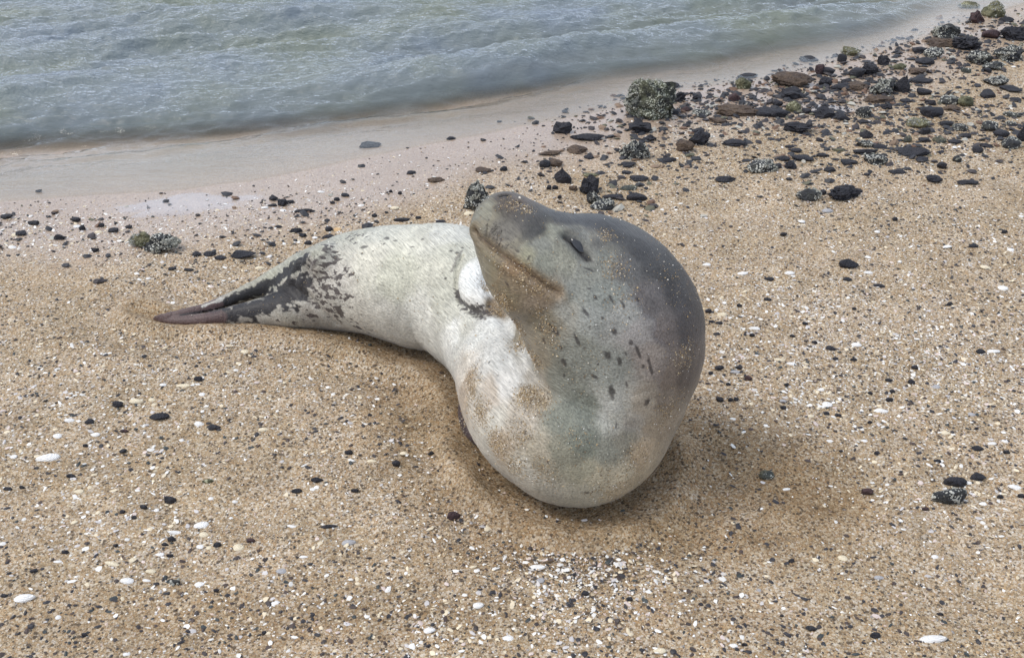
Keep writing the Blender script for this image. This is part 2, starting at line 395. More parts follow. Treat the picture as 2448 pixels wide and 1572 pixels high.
def hit(px, py):
    d = ray(px, py); d /= np.linalg.norm(d); r = BV.ray_cast(Vector(EYE), Vector(d), 8)
    return (np.array(r[0]), np.array(r[1]), r[3]) if r[0] is not None else (None, None, None)
def pxlen(t): return t / F            # metres per photograph pixel at distance t
def surf_line(pts, n=14):
    out = []
    for (a, b) in zip(pts[:-1], pts[1:]):
        for k in range(n):
            u = k / n; q = hit(a[0] + (b[0] - a[0]) * u, a[1] + (b[1] - a[1]) * u)[0]
            if q is not None: out.append(q)
    q = hit(*pts[-1])[0]
    if q is not None: out.append(q)
    return np.array(out)
def line_dist(P, L):
    best = np.full(len(P), 9.0); tt = np.zeros(len(P)); n = len(L) - 1
    lo = L.min(0) - .08; hi = L.max(0) + .08; m = ((P > lo) & (P < hi)).all(1); Q = P[m]; b = best[m]; t_ = tt[m]
    for i in range(n):
        ab = L[i + 1] - L[i]; t = np.clip(((Q - L[i]) @ ab) / max(ab @ ab, 1e-9), 0, 1); d = np.linalg.norm(Q - L[i] - t[:, None] * ab, axis=1)
        k = d < b; b[k] = d[k]; t_[k] = (i + t[k]) / n
    best[m] = b; tt[m] = t_; return best, tt
MOUTH = surf_line([(1139, 552), (1152, 572), (1178, 592), (1215, 618), (1250, 643), (1285, 668), (1312, 688), (1334, 697)])
NOSTR = surf_line([(1196, 469), (1204, 466), (1216, 467)], 5)
EYEc, EYEn, EYEt = hit(1379, 589)
EYEL = surf_line([(1354, 566), (1366, 576), (1380, 592), (1396, 608), (1403, 615)], 6)
disp = np.zeros(len(co))
dm, tm = line_dist(co, MOUTH)
disp -= (.006 + .006 * sst(.4, .0, tm)) * np.exp(-(dm / .005) ** 2) * sst(1.0, .9, tm); disp += .006 * np.exp(-((dm - .018) / .012) ** 2) * (dm < .07)
de, te = line_dist(co, EYEL); disp -= .010 * np.exp(-(de / .009) ** 2); disp += .002 * np.exp(-((de - .024) / .010) ** 2)
for line, depth, wd in [
        ([(1236, 560), (1290, 560), (1330, 545)], .006, .03),                       # stop in front of the brow
        ([(722, 588), (712, 640), (694, 684), (712, 706)], .012, .012),             # root of the upper hind flipper
        ([(745, 612), (730, 650), (722, 690), (748, 724)], .008, .012),
        ([(700, 690), (740, 720), (775, 752), (800, 775)], .008, .013),             # skin fold over the hip
        ([(1196, 742), (1222, 797), (1247, 840), (1262, 905), (1300, 950)], .018, .02),
        ([(1350, 800), (1385, 870), (1400, 960)], .005, .04),
        ([(1090, 800), (1150, 790), (1190, 800)], .006, .02), ([(1245, 775), (1320, 765), (1395, 705), (1440, 640)], .006, .035), ([(1330, 700), (1352, 722), (1362, 760)], .004, .014), ([(1100, 860), (1125, 930), (1150, 1010)], .004, .02), ([(1420, 600), (1450, 660), (1450, 720)], .004, .03),
        ([(1130, 830), (1150, 900), (1190, 980)], .006, .025),
        ([(1104, 612), (1092, 640), (1086, 680), (1092, 714), (1110, 738), (1150, 754)], .009, .006), ([(1215, 482), (1230, 488), (1243, 483)], .004, .006)]:
    L = surf_line(line, 8)
    if len(L) > 1:
        d_, t_ = line_dist(co, L); disp -= depth * np.exp(-(d_ / wd) ** 2)
dn, _ = line_dist(co, NOSTR); disp -= .006 * np.exp(-(dn / .004) ** 2)
disp += .006 * fbm(co * 5, 31, 2) + .0026 * fbm(co * 20, 33, 3)
# skin creases: fine wrinkles running down the jaw and throat, slack folds across the flank
jaw = np.exp(-((co - (hit(1265, 710)[0])) ** 2).sum(1) / .075 ** 2); wr_ = fbm(np.c_[co[:, 0] * 95 + co[:, 1] * 20, co[:, 1] * 12, co[:, 2] * 10], 35, 3)
disp -= .0030 * jaw * np.clip(wr_ + .15, 0, 1)
fold = fbm(np.c_[co[:, 0] * 26, co[:, 1] * 7, co[:, 2] * 7], 37, 2); disp -= .0035 * np.clip(.35 - np.abs(fold) * 3, 0, 1) * (co[:, 2] < .42)
co2 = co + no * disp[:, None]
body_me.vertices.foreach_set('co', co2.astype(np.float32).ravel()); body_me.update()
co = co2; no = get_no(body_me); BV = bvh_of(co, body_me)

# coat markings with observed shading left in the colour, interpolated in 3-D
PAINT = [(1000,560,205,204,190),(950,650,190,190,174),(880,620,202,200,186),(1050,640,204,203,188),(1000,760,212,212,203),(1080,800,216,217,211),(1150,800,216,217,211),(1200,860,208,209,205),
(1110,690,226,228,224),(1125,660,228,230,226),(1075,700,190,190,176),(1072,650,186,186,172),(1085,745,192,192,180),(1078,610,190,190,176),(1120,765,194,194,184),(1130,720,215,215,210),(1232,900,200,200,196),(1170,850,208,208,203),(900,560,196,196,184),(930,770,200,198,188),(1060,560,206,206,196),  # grey points round the fore flipper paint its faint shade on the belly
(800,650,196,192,182),(760,600,168,168,154),(745,640,168,164,155),(770,740,176,172,162),(850,760,194,191,180),(730,600,160,160,146),(800,600,190,188,176),(840,560,180,180,166),
(640,657,168,168,152),(690,627,166,166,152),(590,686,160,158,144),
(640,700,160,158,148),(560,735,160,155,146),(480,745,140,128,120),(700,690,165,160,150),(640,768,172,167,156),(600,774,150,144,134),(700,772,168,164,152),(720,705,185,182,172),(740,760,150,146,138),(735,735,175,170,160),
(1110,880,206,200,188),(1112,930,176,162,144),(1135,960,190,184,172),(1180,1000,196,193,182),(1150,1060,192,189,178),(1200,1070,176,162,142),(1250,1130,194,190,177),(1320,1180,180,176,162),(1395,1190,172,168,152),(1300,1080,170,162,144),(1250,1000,182,174,160),(1170,940,190,180,166),(1200,920,206,205,200),
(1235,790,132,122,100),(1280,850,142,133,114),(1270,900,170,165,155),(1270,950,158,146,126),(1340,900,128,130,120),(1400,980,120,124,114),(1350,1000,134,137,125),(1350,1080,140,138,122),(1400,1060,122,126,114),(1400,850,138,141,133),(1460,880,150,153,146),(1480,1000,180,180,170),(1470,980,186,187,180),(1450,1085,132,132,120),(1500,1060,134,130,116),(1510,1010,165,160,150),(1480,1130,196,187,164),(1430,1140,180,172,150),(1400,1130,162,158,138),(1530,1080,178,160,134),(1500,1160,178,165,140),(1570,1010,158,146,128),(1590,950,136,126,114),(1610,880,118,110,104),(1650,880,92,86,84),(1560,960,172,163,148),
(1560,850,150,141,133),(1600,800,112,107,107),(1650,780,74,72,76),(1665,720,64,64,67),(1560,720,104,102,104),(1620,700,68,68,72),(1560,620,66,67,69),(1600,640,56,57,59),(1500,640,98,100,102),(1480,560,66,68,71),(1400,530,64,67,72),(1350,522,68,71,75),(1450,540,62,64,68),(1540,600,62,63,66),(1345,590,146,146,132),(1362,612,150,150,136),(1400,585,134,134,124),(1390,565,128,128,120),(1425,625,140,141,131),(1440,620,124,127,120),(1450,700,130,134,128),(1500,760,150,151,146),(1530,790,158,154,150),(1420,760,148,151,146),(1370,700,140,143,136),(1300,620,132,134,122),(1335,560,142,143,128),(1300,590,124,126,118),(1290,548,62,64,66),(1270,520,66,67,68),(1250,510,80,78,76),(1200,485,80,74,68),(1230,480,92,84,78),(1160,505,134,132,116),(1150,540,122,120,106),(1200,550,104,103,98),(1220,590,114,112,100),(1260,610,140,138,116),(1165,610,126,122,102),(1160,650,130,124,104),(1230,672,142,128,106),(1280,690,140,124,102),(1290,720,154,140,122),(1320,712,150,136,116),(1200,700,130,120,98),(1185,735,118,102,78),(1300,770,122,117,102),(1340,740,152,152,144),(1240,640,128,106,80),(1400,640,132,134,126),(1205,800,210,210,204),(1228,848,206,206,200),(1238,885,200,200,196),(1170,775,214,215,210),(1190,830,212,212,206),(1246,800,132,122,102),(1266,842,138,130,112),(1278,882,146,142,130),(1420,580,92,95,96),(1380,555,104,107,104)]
pts, cols, sg = [], [], []
for x, y, r, g, b in PAINT:
    q, n_, t_ = hit(x, y)
    if q is None: continue
    pts.append(q); cols.append(lin((r, g, b))); sg.append(1.0)
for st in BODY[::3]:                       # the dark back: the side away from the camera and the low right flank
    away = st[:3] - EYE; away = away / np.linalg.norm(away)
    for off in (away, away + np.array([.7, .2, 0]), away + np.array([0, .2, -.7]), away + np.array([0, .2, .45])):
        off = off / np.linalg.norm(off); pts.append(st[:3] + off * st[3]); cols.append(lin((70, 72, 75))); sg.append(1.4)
pts = np.array(pts); cols = np.array(cols); sg = np.array(sg)
def warp(P, amt, sc, seed): return P + amt * np.stack([fbm(P * sc, seed, 2), fbm(P * sc, seed + 9, 2), fbm(P * sc, seed + 18, 2)], 1)
cw = warp(warp(co, .018, 12, 51), .010, 60, 71)
colr = np.zeros((len(co), 3))
for i in range(0, len(co), 20000):
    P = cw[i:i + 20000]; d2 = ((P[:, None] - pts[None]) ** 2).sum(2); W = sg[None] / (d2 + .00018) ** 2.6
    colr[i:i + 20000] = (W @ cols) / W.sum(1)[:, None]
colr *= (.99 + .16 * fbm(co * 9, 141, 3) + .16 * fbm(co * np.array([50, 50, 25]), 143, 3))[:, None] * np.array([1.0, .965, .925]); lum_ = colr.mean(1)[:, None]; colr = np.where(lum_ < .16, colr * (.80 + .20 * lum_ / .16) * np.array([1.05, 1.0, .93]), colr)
# individual spots
SPOTS = [(1408,644,26,4,25),(1423,711,13,9,60),(1461,714,20,8,60),(1489,727,20,7,65),(1524,716,10,7,60),(1400,746,24,8,55),(1325,787,30,12,50),(1293,784,16,9,70),(1301,816,18,9,70),(1380,813,36,8,65),(1469,792,20,11,65),(1452,848,22,15,60),(1482,865,22,9,75),
(1524,838,34,7,68),(1509,819,12,9,60),(1554,873,54,7,75),(1537,875,11,8,60),(1422,900,18,8,30),(1462,937,38,15,82),(1498,918,15,5,80),(1548,959,18,14,110),(1349,865,22,13,60),(1349,897,10,6,90),(1473,1015,16,4,100),(1403,1177,11,8,0),(1263,617,22,5,-60),(1236,600,14,5,40),(1198,571,10,8,20),
(1212,679,18,7,50),(1408,690,8,5,30),(1440,760,9,6,70),(1505,760,10,5,70),(1340,830,12,6,60),(1240,760,10,7,50),(1412,622,16,4,35),(1496,845,10,5,70),(1430,870,8,5,50),
(1078,600,9,7,0),(1106,592,8,6,0),(1092,604,12,7,10),(1010,572,8,5,0),(925,570,14,9,10),(945,575,10,5,0),(870,590,22,9,-10),(985,590,10,4,0),(1065,665,8,6,0),(1000,640,5,4,0),(1150,890,6,5,0),(1170,865,7,6,0)]
for i_ in range(3):
    for j_ in range(6): SPOTS.append((1158 + j_ * 13 + i_ * 5, 552 + j_ * 8 - i_ * 13, 4.6, 3.4, 30))
for (x, y, ln, wd, ang) in SPOTS:
    q, n_, t_ = hit(x, y)
    if q is None: continue
    k = pxlen(t_) * (1.22 if ln > 5 else 1); a = math.radians(ang); q2, _, _ = hit(x + math.cos(a) * 3, y + math.sin(a) * 3)
    if q2 is None: continue
    u = q2 - q; u = u / (np.linalg.norm(u) + 1e-9); v_ = np.cross(n_, u); v_ /= np.linalg.norm(v_) + 1e-9
    dl = co - q; m = (dl ** 2).sum(1) < (ln * k * 1.4) ** 2; idx = np.where(m)[0]
    if not len(idx): continue
    dd = dl[idx]; e = np.sqrt(((dd @ u) / (ln * .5 * k)) ** 2 + ((dd @ v_) / (wd * .5 * k)) ** 2) + .35 * noise3(co[idx] * 160, 90)
    f = sst(1.25, .5, e); colr[idx] = colr[idx] * (1 - f[:, None] * .78) + np.array(lin((36, 29, 30))) * f[:, None] * .78
# ragged dark bands on the hind flippers, dark fringe of the fore flipper
def band(pts_, w0, w1, c, a=1.0, rag=.5, nsc=55):
    L = surf_line(pts_, 8); d, t = line_dist(co, L); wdt = (w0 + (w1 - w0) * t) * .00118
    e = d / wdt + rag * fbm(co * np.array([nsc * .6, nsc, nsc]), 77, 3) * 2; f = (sst(1.25, .85, e) * a * (d < .075))[:, None]; colr[:] = colr * (1 - f) + np.array(lin(c)) * f
band([(728, 624), (690, 650), (640, 684), (590, 705), (540, 722), (500, 735)], 20, 9, (24, 22, 25), .98, .62, 85)
band([(722, 684), (660, 712), (600, 733), (540, 750), (500, 758)], 38, 18, (30, 26, 28), .97, .6, 85)
band([(520, 727), (470, 739), (414, 750), (366, 757)], 15, 9, (82, 62, 60), .92, .12)
band([(520, 760), (470, 766), (414, 768), (347, 757)], 22, 10, (86, 66, 62), .94, .1)
band([(700, 690), (640, 706), (590, 720), (508, 741), (432, 753)], 4, 3, (24, 20, 22), .9, .1)
band([(530, 716), (505, 724), (485, 731)], 6, 4, (186, 182, 172), .8, .6)
band([(745, 640), (760, 620), (790, 596)], 10, 6, (70, 62, 60), .5, .8)
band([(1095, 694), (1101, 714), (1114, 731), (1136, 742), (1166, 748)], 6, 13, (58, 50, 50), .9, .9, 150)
band([(1080, 648), (1092, 618), (1104, 600)], 4, 3, (96, 88, 84), .6, .8, 150)
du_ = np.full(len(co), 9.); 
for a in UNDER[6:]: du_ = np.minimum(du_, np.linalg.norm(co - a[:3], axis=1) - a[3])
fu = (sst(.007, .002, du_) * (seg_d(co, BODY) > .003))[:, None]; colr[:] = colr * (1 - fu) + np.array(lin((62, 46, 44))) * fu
# dark line in the mouth, eye rim, nostrils
def paint_line(d, wd, c, a):
    f = (np.exp(-(d / wd) ** 2) * a)[:, None]; colr[:] = colr * (1 - f) + np.array(lin(c)) * f
mrag = .55 + .6 * np.clip(fbm(co * 90, 149, 2) + .3, -.6, .6); paint_line(dm + (.004 * (1 - mrag)), .0042, (56, 42, 34), .9); paint_line(dm, .020, (134, 108, 78), .4); paint_line(de, .024, (74, 72, 70), .55); paint_line(de + .0015 * noise3(co * 240, 66), .0085, (24, 22, 23), .95); paint_line(dn, .0045, (26, 22, 22), .9)
# masks for the shader
def blob(items, gain=1.0):
    m = np.zeros(len(co))
    for (x, y, r, a) in items:
        q, n_, t_ = hit(x, y)
        if q is None: continue
        m = np.maximum(m, a * np.exp(-((co - q) ** 2).sum(1) / (r * pxlen(t_)) ** 2))
    return m
spotm = blob([(a_, b_, c_ * 1.25, min(1, d_ * 1.05)) for a_, b_, c_, d_ in [(760,640,45,1),(790,600,38,.9),(830,575,38,.85),(870,565,34,.6),(780,700,45,1),(800,745,42,1),(850,775,36,.85),(760,745,36,1),(830,650,40,.7),(840,700,40,.45),(880,600,30,.4),(890,790,26,.5),(735,680,26,.6),(700,770,40,.6),(640,768,30,.4),(800,665,50,.85),(815,710,50,.8),(905,585,26,.5),(840,800,26,.6),(720,600,20,.4)]])
sandm = blob([(1200,720,32,.8),(1230,770,34,1),(1250,820,30,1),(1275,860,30,.8),(1262,945,34,1),(1290,965,34,.6),(1125,900,30,.6),(1130,930,30,.7),(1150,985,34,.8),(1120,960,24,.5),(1240,1040,40,.5),(1310,800,40,.45),(1290,745,26,.5),(1250,655,30,.55),(1290,690,30,.55),(1200,640,20,.5),(1180,605,18,.5),(1220,490,26,.6),(1260,500,20,.7),(1190,1060,40,.7),(1230,1110,40,.55),(1300,1130,40,.45),(1400,880,60,.15),(1490,720,60,.2),(1470,640,40,.35),(1450,560,26,.45),(1520,1100,50,.35),(1600,980,50,.3),(1460,1160,60,.3),(1380,1050,50,.2),(1600,680,80,.12),(1640,850,40,.35),(1165,690,18,.8),(1110,1010,26,.3),(1195,740,22,.9)])
# flow coordinates along / around the spine for the lie of the fur
mid = (BODY[:-1] + BODY[1:]) * .5; arc = np.cumsum(np.r_[0, np.linalg.norm(np.diff(BODY[:, :3], axis=0), axis=1)])
best = np.full(len(co), 9.); fs = np.zeros(len(co)); fdir = np.zeros((len(co), 3))
for i in range(len(BODY) - 1):
    a, b = BODY[i], BODY[i + 1]; ab = b[:3] - a[:3]; t = np.clip(((co - a[:3]) @ ab) / max(ab @ ab, 1e-9), 0, 1)
    d = np.linalg.norm(co - a[:3] - t[:, None] * ab, axis=1) - (a[3] + t * (b[3] - a[3])); m = d < best
    best[m] = d[m]; fs[m] = arc[i] + t[m] * (arc[i + 1] - arc[i])
flow = np.c_[fs * 1.0, co[:, 0] - fs * .0, co[:, 2]]
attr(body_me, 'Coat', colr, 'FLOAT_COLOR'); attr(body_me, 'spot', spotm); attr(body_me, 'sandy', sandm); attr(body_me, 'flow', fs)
def mat_seal():
    m = NT('seal_hide'); pos = m.n('NewGeometry').outputs['Position']
    col = m.attr('Coat').outputs['Color']; spot = m.attr('spot').outputs['Fac']; sandy = m.attr('sandy').outputs['Fac']; fl_ = m.attr('flow').outputs['Fac']
    # stretched coordinates: slow along the body, fast around it
    sep = m.n('SeparateXYZ'); m.l(pos, sep.inputs[0])
    cmb = m.n('CombineXYZ'); m.l(m.math('MULTIPLY', fl_, .12), cmb.inputs[0]); m.l(m.math('ADD', sep.outputs[0], m.math('MULTIPLY', sep.outputs[1], .6)), cmb.inputs[1]); m.l(sep.outputs[2], cmb.inputs[2])
    fur = m.noise(cmb.outputs[0], 210, 4, .6)
    cmb2 = m.n('CombineXYZ'); m.l(m.math('MULTIPLY', sep.outputs[0], .55), cmb2.inputs[0]); m.l(sep.outputs[1], cmb2.inputs[1]); m.l(sep.outputs[2], cmb2.inputs[2])
    n1 = m.noise(cmb2.outputs[0], 60, 5, .6); thr = m.math('SUBTRACT', .715, m.math('MULTIPLY', spot, .25))
    sp = m.math('MULTIPLY', m.math('SUBTRACT', n1, thr), 24, clamp=True)
    sp = m.math('MULTIPLY', sp, m.math('GREATER_THAN', spot, .06))
    col = m.mix(m.math('MULTIPLY', sp, .88), col, lin((60, 49, 48)))
    col = m.mix(1, col, m.ramp(fur, [(.32, .66), (.68, 1.28)]).outputs[0], 'MULTIPLY')
    col = m.mix(1, col, m.ramp(m.noise(pos, 22, 6, .65), [(.3, .84), (.7, 1.12)]).outputs[0], 'MULTIPLY')
    fk = m.n('TexNoise'); fk.inputs['Scale'].default_value = 150; fk.inputs['Detail'].default_value = 2; m.l(cmb2.outputs[0], fk.inputs['Vector']); col = m.mix(m.ramp(fk.outputs[0], [(.66, 0), (.72, .45)]).outputs[0], col, lin((70, 66, 64)))
    g = m.vor(pos, 330); sg_ = m.n('SeparateColor'); m.l(g, sg_.inputs[0])
    dens = m.math('ADD', m.math('MULTIPLY', sandy, .95), m.math('MULTIPLY', m.noise(pos, 40, 3), .3))
    on = m.math('MULTIPLY', m.math('LESS_THAN', sg_.outputs[0], m.math('SUBTRACT', dens, .26)), .75)
    gc = m.ramp(sg_.outputs[1], [(0, lin((92, 78, 60))), (.3, lin((136, 116, 86))), (.6, lin((164, 140, 104))), (.9, lin((220, 200, 170)))], 'CONSTANT').outputs[0]
    col = m.mix(on, col, gc)
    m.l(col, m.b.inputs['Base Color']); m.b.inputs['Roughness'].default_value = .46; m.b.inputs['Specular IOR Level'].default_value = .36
    m.b.inputs['Coat Weight'].default_value = .12; m.b.inputs['Coat Roughness'].default_value = .35; m.b.inputs['Sheen Weight'].default_value = .12; m.b.inputs['Sheen Roughness'].default_value = .4
    h = m.math('ADD', fur, m.math('MULTIPLY', on, 1.1)); m.l(m.bump(h, .7, .0055), m.b.inputs['Normal'])
    return m.m
seal = bpy.data.objects.new('leopard_seal', None); COL.objects.link(seal); sc_ = BODY[54, :3]; seal.location = (sc_[0], sc_[1], 0)
tag(seal, 'spotted grey and white seal curled on the sand with its head raised and turned back', 'seal')
body_me.materials.clear(); body_me.materials.append(mat_seal())
off = np.array([sc_[0], sc_[1], 0])
def link_seal(name, me, mat=None):
    o = link(name, me, mat); o.parent = seal; o.location = (-off[0], -off[1], 0); return o
body_me.polygons.foreach_set('use_smooth', np.ones(len(body_me.polygons), bool))
link_seal('body', body_me)
# eye: dark almond set between the lids
def ell(c, ax, n=16):
    v, f = [], []
    for i in range(n + 1):
        for j in range(n * 2):
            a = math.pi * i / n; b = math.pi * j / n
            p = np.array([math.cos(a), math.sin(a) * math.cos(b), math.sin(a) * math.sin(b)]); v.append(c + p[0] * ax[0] + p[1] * ax[1] + p[2] * ax[2])
    for i in range(n):
        for j in range(n * 2):
            f.append((i * n * 2 + j, i * n * 2 + (j + 1) % (n * 2), (i + 1) * n * 2 + (j + 1) % (n * 2), (i + 1) * n * 2 + j))
    return np.array(v), np.array(f)
q, n_, t_ = hit(1378, 589); qa, _, _ = hit(1364, 573); qb, _, _ = hit(1394, 606)
u = qb - qa; u /= np.linalg.norm(u); n_ = n_ - u * (n_ @ u); n_ /= np.linalg.norm(n_); v_ = np.cross(n_, u); k = pxlen(t_)
ve, fe = ell(q - n_ * .0048, (u * 27 * k, v_ * 15 * k, n_ * .0078)); ve += n_ * (.0008 * noise3(ve * 260, 5))[:, None]
em = NT('dark_wet_eye'); em.b.inputs['Base Color'].default_value = (.012, .011, .012, 1); em.b.inputs['Roughness'].default_value = .12; em.b.inputs['Coat Weight'].default_value = .6
link_seal('eye', mesh_np('eye', ve, fe), em.m)
# whisker bristles and nostrils
nm = NT('nostril_dark'); nm.b.inputs['Base Color'].default_value = (.02, .016, .015, 1); nm.b.inputs['Roughness'].default_value = .5
for (x, y, l_, w_, a_) in ((1205, 468, 11, 3.2, 5), (1243, 484, 9, 3, 25)):
    q, n_, t_ = hit(x, y); q2 = hit(x + math.cos(math.radians(a_)) * 4, y + math.sin(math.radians(a_)) * 4)[0]
    if q is None or q2 is None: continue
    u = q2 - q; u /= np.linalg.norm(u); n_ = n_ - u * (n_ @ u); n_ /= np.linalg.norm(n_); v_ = np.cross(n_, u); k = pxlen(t_)
    ve, fe = ell(q - n_ * .001, (u * l_ * k, v_ * w_ * k, n_ * .003), 8); link_seal('nostril', mesh_np('nostril', ve, fe), nm.m)
def tubes(lines, r0):
    V_, F_ = [], []
    for L in lines:
        n = len(L); b0 = len(V_)
        for i, p in enumerate(L):
            tdir = L[min(i + 1, n - 1)] - L[max(i - 1, 0)]; tdir = tdir / np.linalg.norm(tdir); s_ = np.cross(tdir, [0, 0, 1.]); s_ /= np.linalg.norm(s_) + 1e-9; q_ = np.cross(tdir, s_); r = r0 * (1 - .8 * i / (n - 1))
            for k in range(3): a = 2 * math.pi * k / 3; V_.append(p + r * (math.cos(a) * s_ + math.sin(a) * q_))
        for i in range(n - 1):
            for k in range(3): F_.append((b0 + i * 3 + k, b0 + i * 3 + (k + 1) % 3, b0 + (i + 1) * 3 + (k + 1) % 3, b0 + (i + 1) * 3 + k))
    return np.array(V_), np.array(F_)
wl = []
for i in range(34):
    x = rng.uniform(1165, 1225); y = 545 + (x - 1165) * .62 + rng.uniform(-24, 22); q, n_, t_ = hit(x, y)
    if q is None: continue
    dirn = n_ * .8 + np.array([-.25, -.1, -.8]) + rng.normal(0, .15, 3); dirn /= np.linalg.norm(dirn); ln = rng.uniform(.012, .032)
    wl.append([q + dirn * ln * s + np.array([0, 0, -.35]) * ln * s * s for s in np.linspace(0, 1, 5)])
wv, wf = tubes(wl, .00055)
wm = NT('whisker'); wm.b.inputs['Base Color'].default_value = (.12, .10, .08, 1); wm.b.inputs['Roughness'].default_value = .4
wo = link_seal('whiskers', mesh_np('whiskers', wv, wf), wm.m); wo['kind'] = 'stuff'
# grains of sand and shell stuck to the hide
OCT_V = np.array([(1, 0, 0), (-1, 0, 0), (0, 1, 0), (0, -1, 0), (0, 0, 1), (0, 0, -1)], float)
OCT_F = np.array([(0, 2, 4), (2, 1, 4), (1, 3, 4), (3, 0, 4), (2, 0, 5), (1, 2, 5), (3, 1, 5), (0, 3, 5)])
def scatter_mesh(C, SZ, RZ, TV, TF, cols_):
    """C (n,3) centres, SZ (n,3) half sizes, RZ yaw; TV/TF template"""
    n = len(C); v = TV[None] * SZ[:, None]
    v = v * (1 + .28 * rng.uniform(-1, 1, (n, len(TV), 1)))
    c, s = np.cos(RZ)[:, None], np.sin(RZ)[:, None]; x = v[..., 0] * c - v[..., 1] * s; y = v[..., 0] * s + v[..., 1] * c
    tx = rng.normal(0, .22, n)[:, None]; ty = rng.normal(0, .22, n)[:, None]; z = v[..., 2] + tx * x + ty * y
    v = np.stack([x, y, z], -1) + C[:, None]; f = TF[None] + (np.arange(n) * len(TV))[:, None, None]
    return v.reshape(-1, 3), f.reshape(-1, 3), np.repeat(cols_, len(TV), 0)
front = np.where((no @ (-FW)) > .05)[0]; pr = (sandm[front] ** 1.4 + .005); pr /= pr.sum()
pk = rng.choice(front, 15000, p=pr); cpos = co[pk] + rng.normal(0, .0015, (len(pk), 3))
szs = rng.lognormal(math.log(.00085), .4, (len(pk), 1)) * rng.uniform(.6, 1.3, (len(pk), 3))
pal = np.array([lin(c) for c in [(168, 142, 104), (190, 166, 126), (140, 116, 84), (226, 218, 202), (108, 90, 70), (200, 180, 144), (240, 236, 228)]])
cc = pal[rng.choice(len(pal), len(pk), p=[.24, .2, .17, .1, .1, .13, .06])]
gv, gf, gcol = scatter_mesh(cpos, szs, rng.uniform(0, 6.28, len(pk)), OCT_V, OCT_F, cc)
gm = mesh_np('clinging_sand', gv, gf, False); attr(gm, 'Col', gcol, 'FLOAT_COLOR'); go = link_seal('clinging_sand', gm, M['grain']); go['kind'] = 'stuff'

# ------------------------------------------------------------------ GROUND
GP, GF = grid(GX, GY); gd = shore_dist(GP) + wob(GP)
gz = ground_z(GP, gd)
# pressed rim around the seal; dampness and its soft shadow painted in one mask
near = np.where((np.abs(GP[:, 0] - .1) < 1.9) & (GP[:, 1] > 1.0) & (GP[:, 1] < 4.0))[0]
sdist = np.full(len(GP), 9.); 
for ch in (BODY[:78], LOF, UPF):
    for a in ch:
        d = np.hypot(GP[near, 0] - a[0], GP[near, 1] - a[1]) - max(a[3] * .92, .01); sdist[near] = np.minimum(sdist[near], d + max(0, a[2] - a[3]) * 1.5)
nz = fbm(np.c_[GP * 9, np.zeros(len(GP))], 41, 3)
gz += .018 * np.exp(-((sdist - .04) / .035) ** 2) * (1 + 1.3 * nz) - .008 * np.exp(-((sdist - .13) / .05) ** 2) * (1 + nz) - .012 * sst(.0, -.06, sdist)
def wpt(x, y): return at_z(x, y)[0][:2]
damp_shade = np.zeros(len(GP))
for (x, y, rx, ry, a) in [(1640, 1080, .26, .20, 1), (1800, 1140, .24, .16, 1), (1930, 1200, .17, .12, .95), (1560, 1240, .24, .10, .8), (1300, 1270, .22, .10, .7), (1750, 1280, .3, .1, .6), (1120, 1200, .16, .1, .5), (1000, 980, .16, .2, .6), (960, 1100, .2, .14, .35), (1180, 1330, .2, .08, .6), (700, 1480, .5, .10, .5), (1600, 1480, .3, .08, .35)]:
    c = wpt(x, y); damp_shade = np.maximum(damp_shade, a * np.exp(-(((GP[:, 0] - c[0]) / rx) ** 2 + ((GP[:, 1] - c[1]) / ry) ** 2) ** 1.6))
damp_shade = np.clip(damp_shade * 1.1 + .35 * nz * damp_shade, 0, 1); damp_shade = np.maximum(damp_shade, .8 * sst(.10, .0, sdist))  # halo close to the seal: contact shade painted with the wet tone
wob2 = .16 * fbm(np.c_[GP * 1.6, np.zeros(len(GP))], 61, 3)
wet = sst(.62, .22, gd + wob2)
right = sst(1.0, 2.2, GP[:, 0]); wet = wet * (1 - .35 * right)
pool = np.zeros(len(GP))
for (x, y, rx, ry, a) in [(450, 488, .22, .10, 1), (330, 498, .14, .07, .9), (580, 480, .14, .08, .8), (1640, 330, .18, .10, .5), (1990, 262, .2, .08, .8), (1240, 440, .14, .1, .5), (2330, 70, .2, .2, .7)]:
    c = wpt(x, y); pool = np.maximum(pool, a * np.exp(-(((GP[:, 0] - c[0]) / rx) ** 2 + ((GP[:, 1] - c[1]) / ry) ** 2) ** 2))
pool = np.clip(pool + .3 * nz * pool, 0, 1)
gme = mesh_np('beach', np.c_[GP, gz], GF); attr(gme, 'wet', wet); attr(gme, 'damp_shade', damp_shade); attr(gme, 'pool', pool)
tag(link('sand_beach', gme, M['sand']), 'coarse golden beach sand strewn with shell grit, wet along the waterline', kind='structure')
uz = wpt(450, 490)
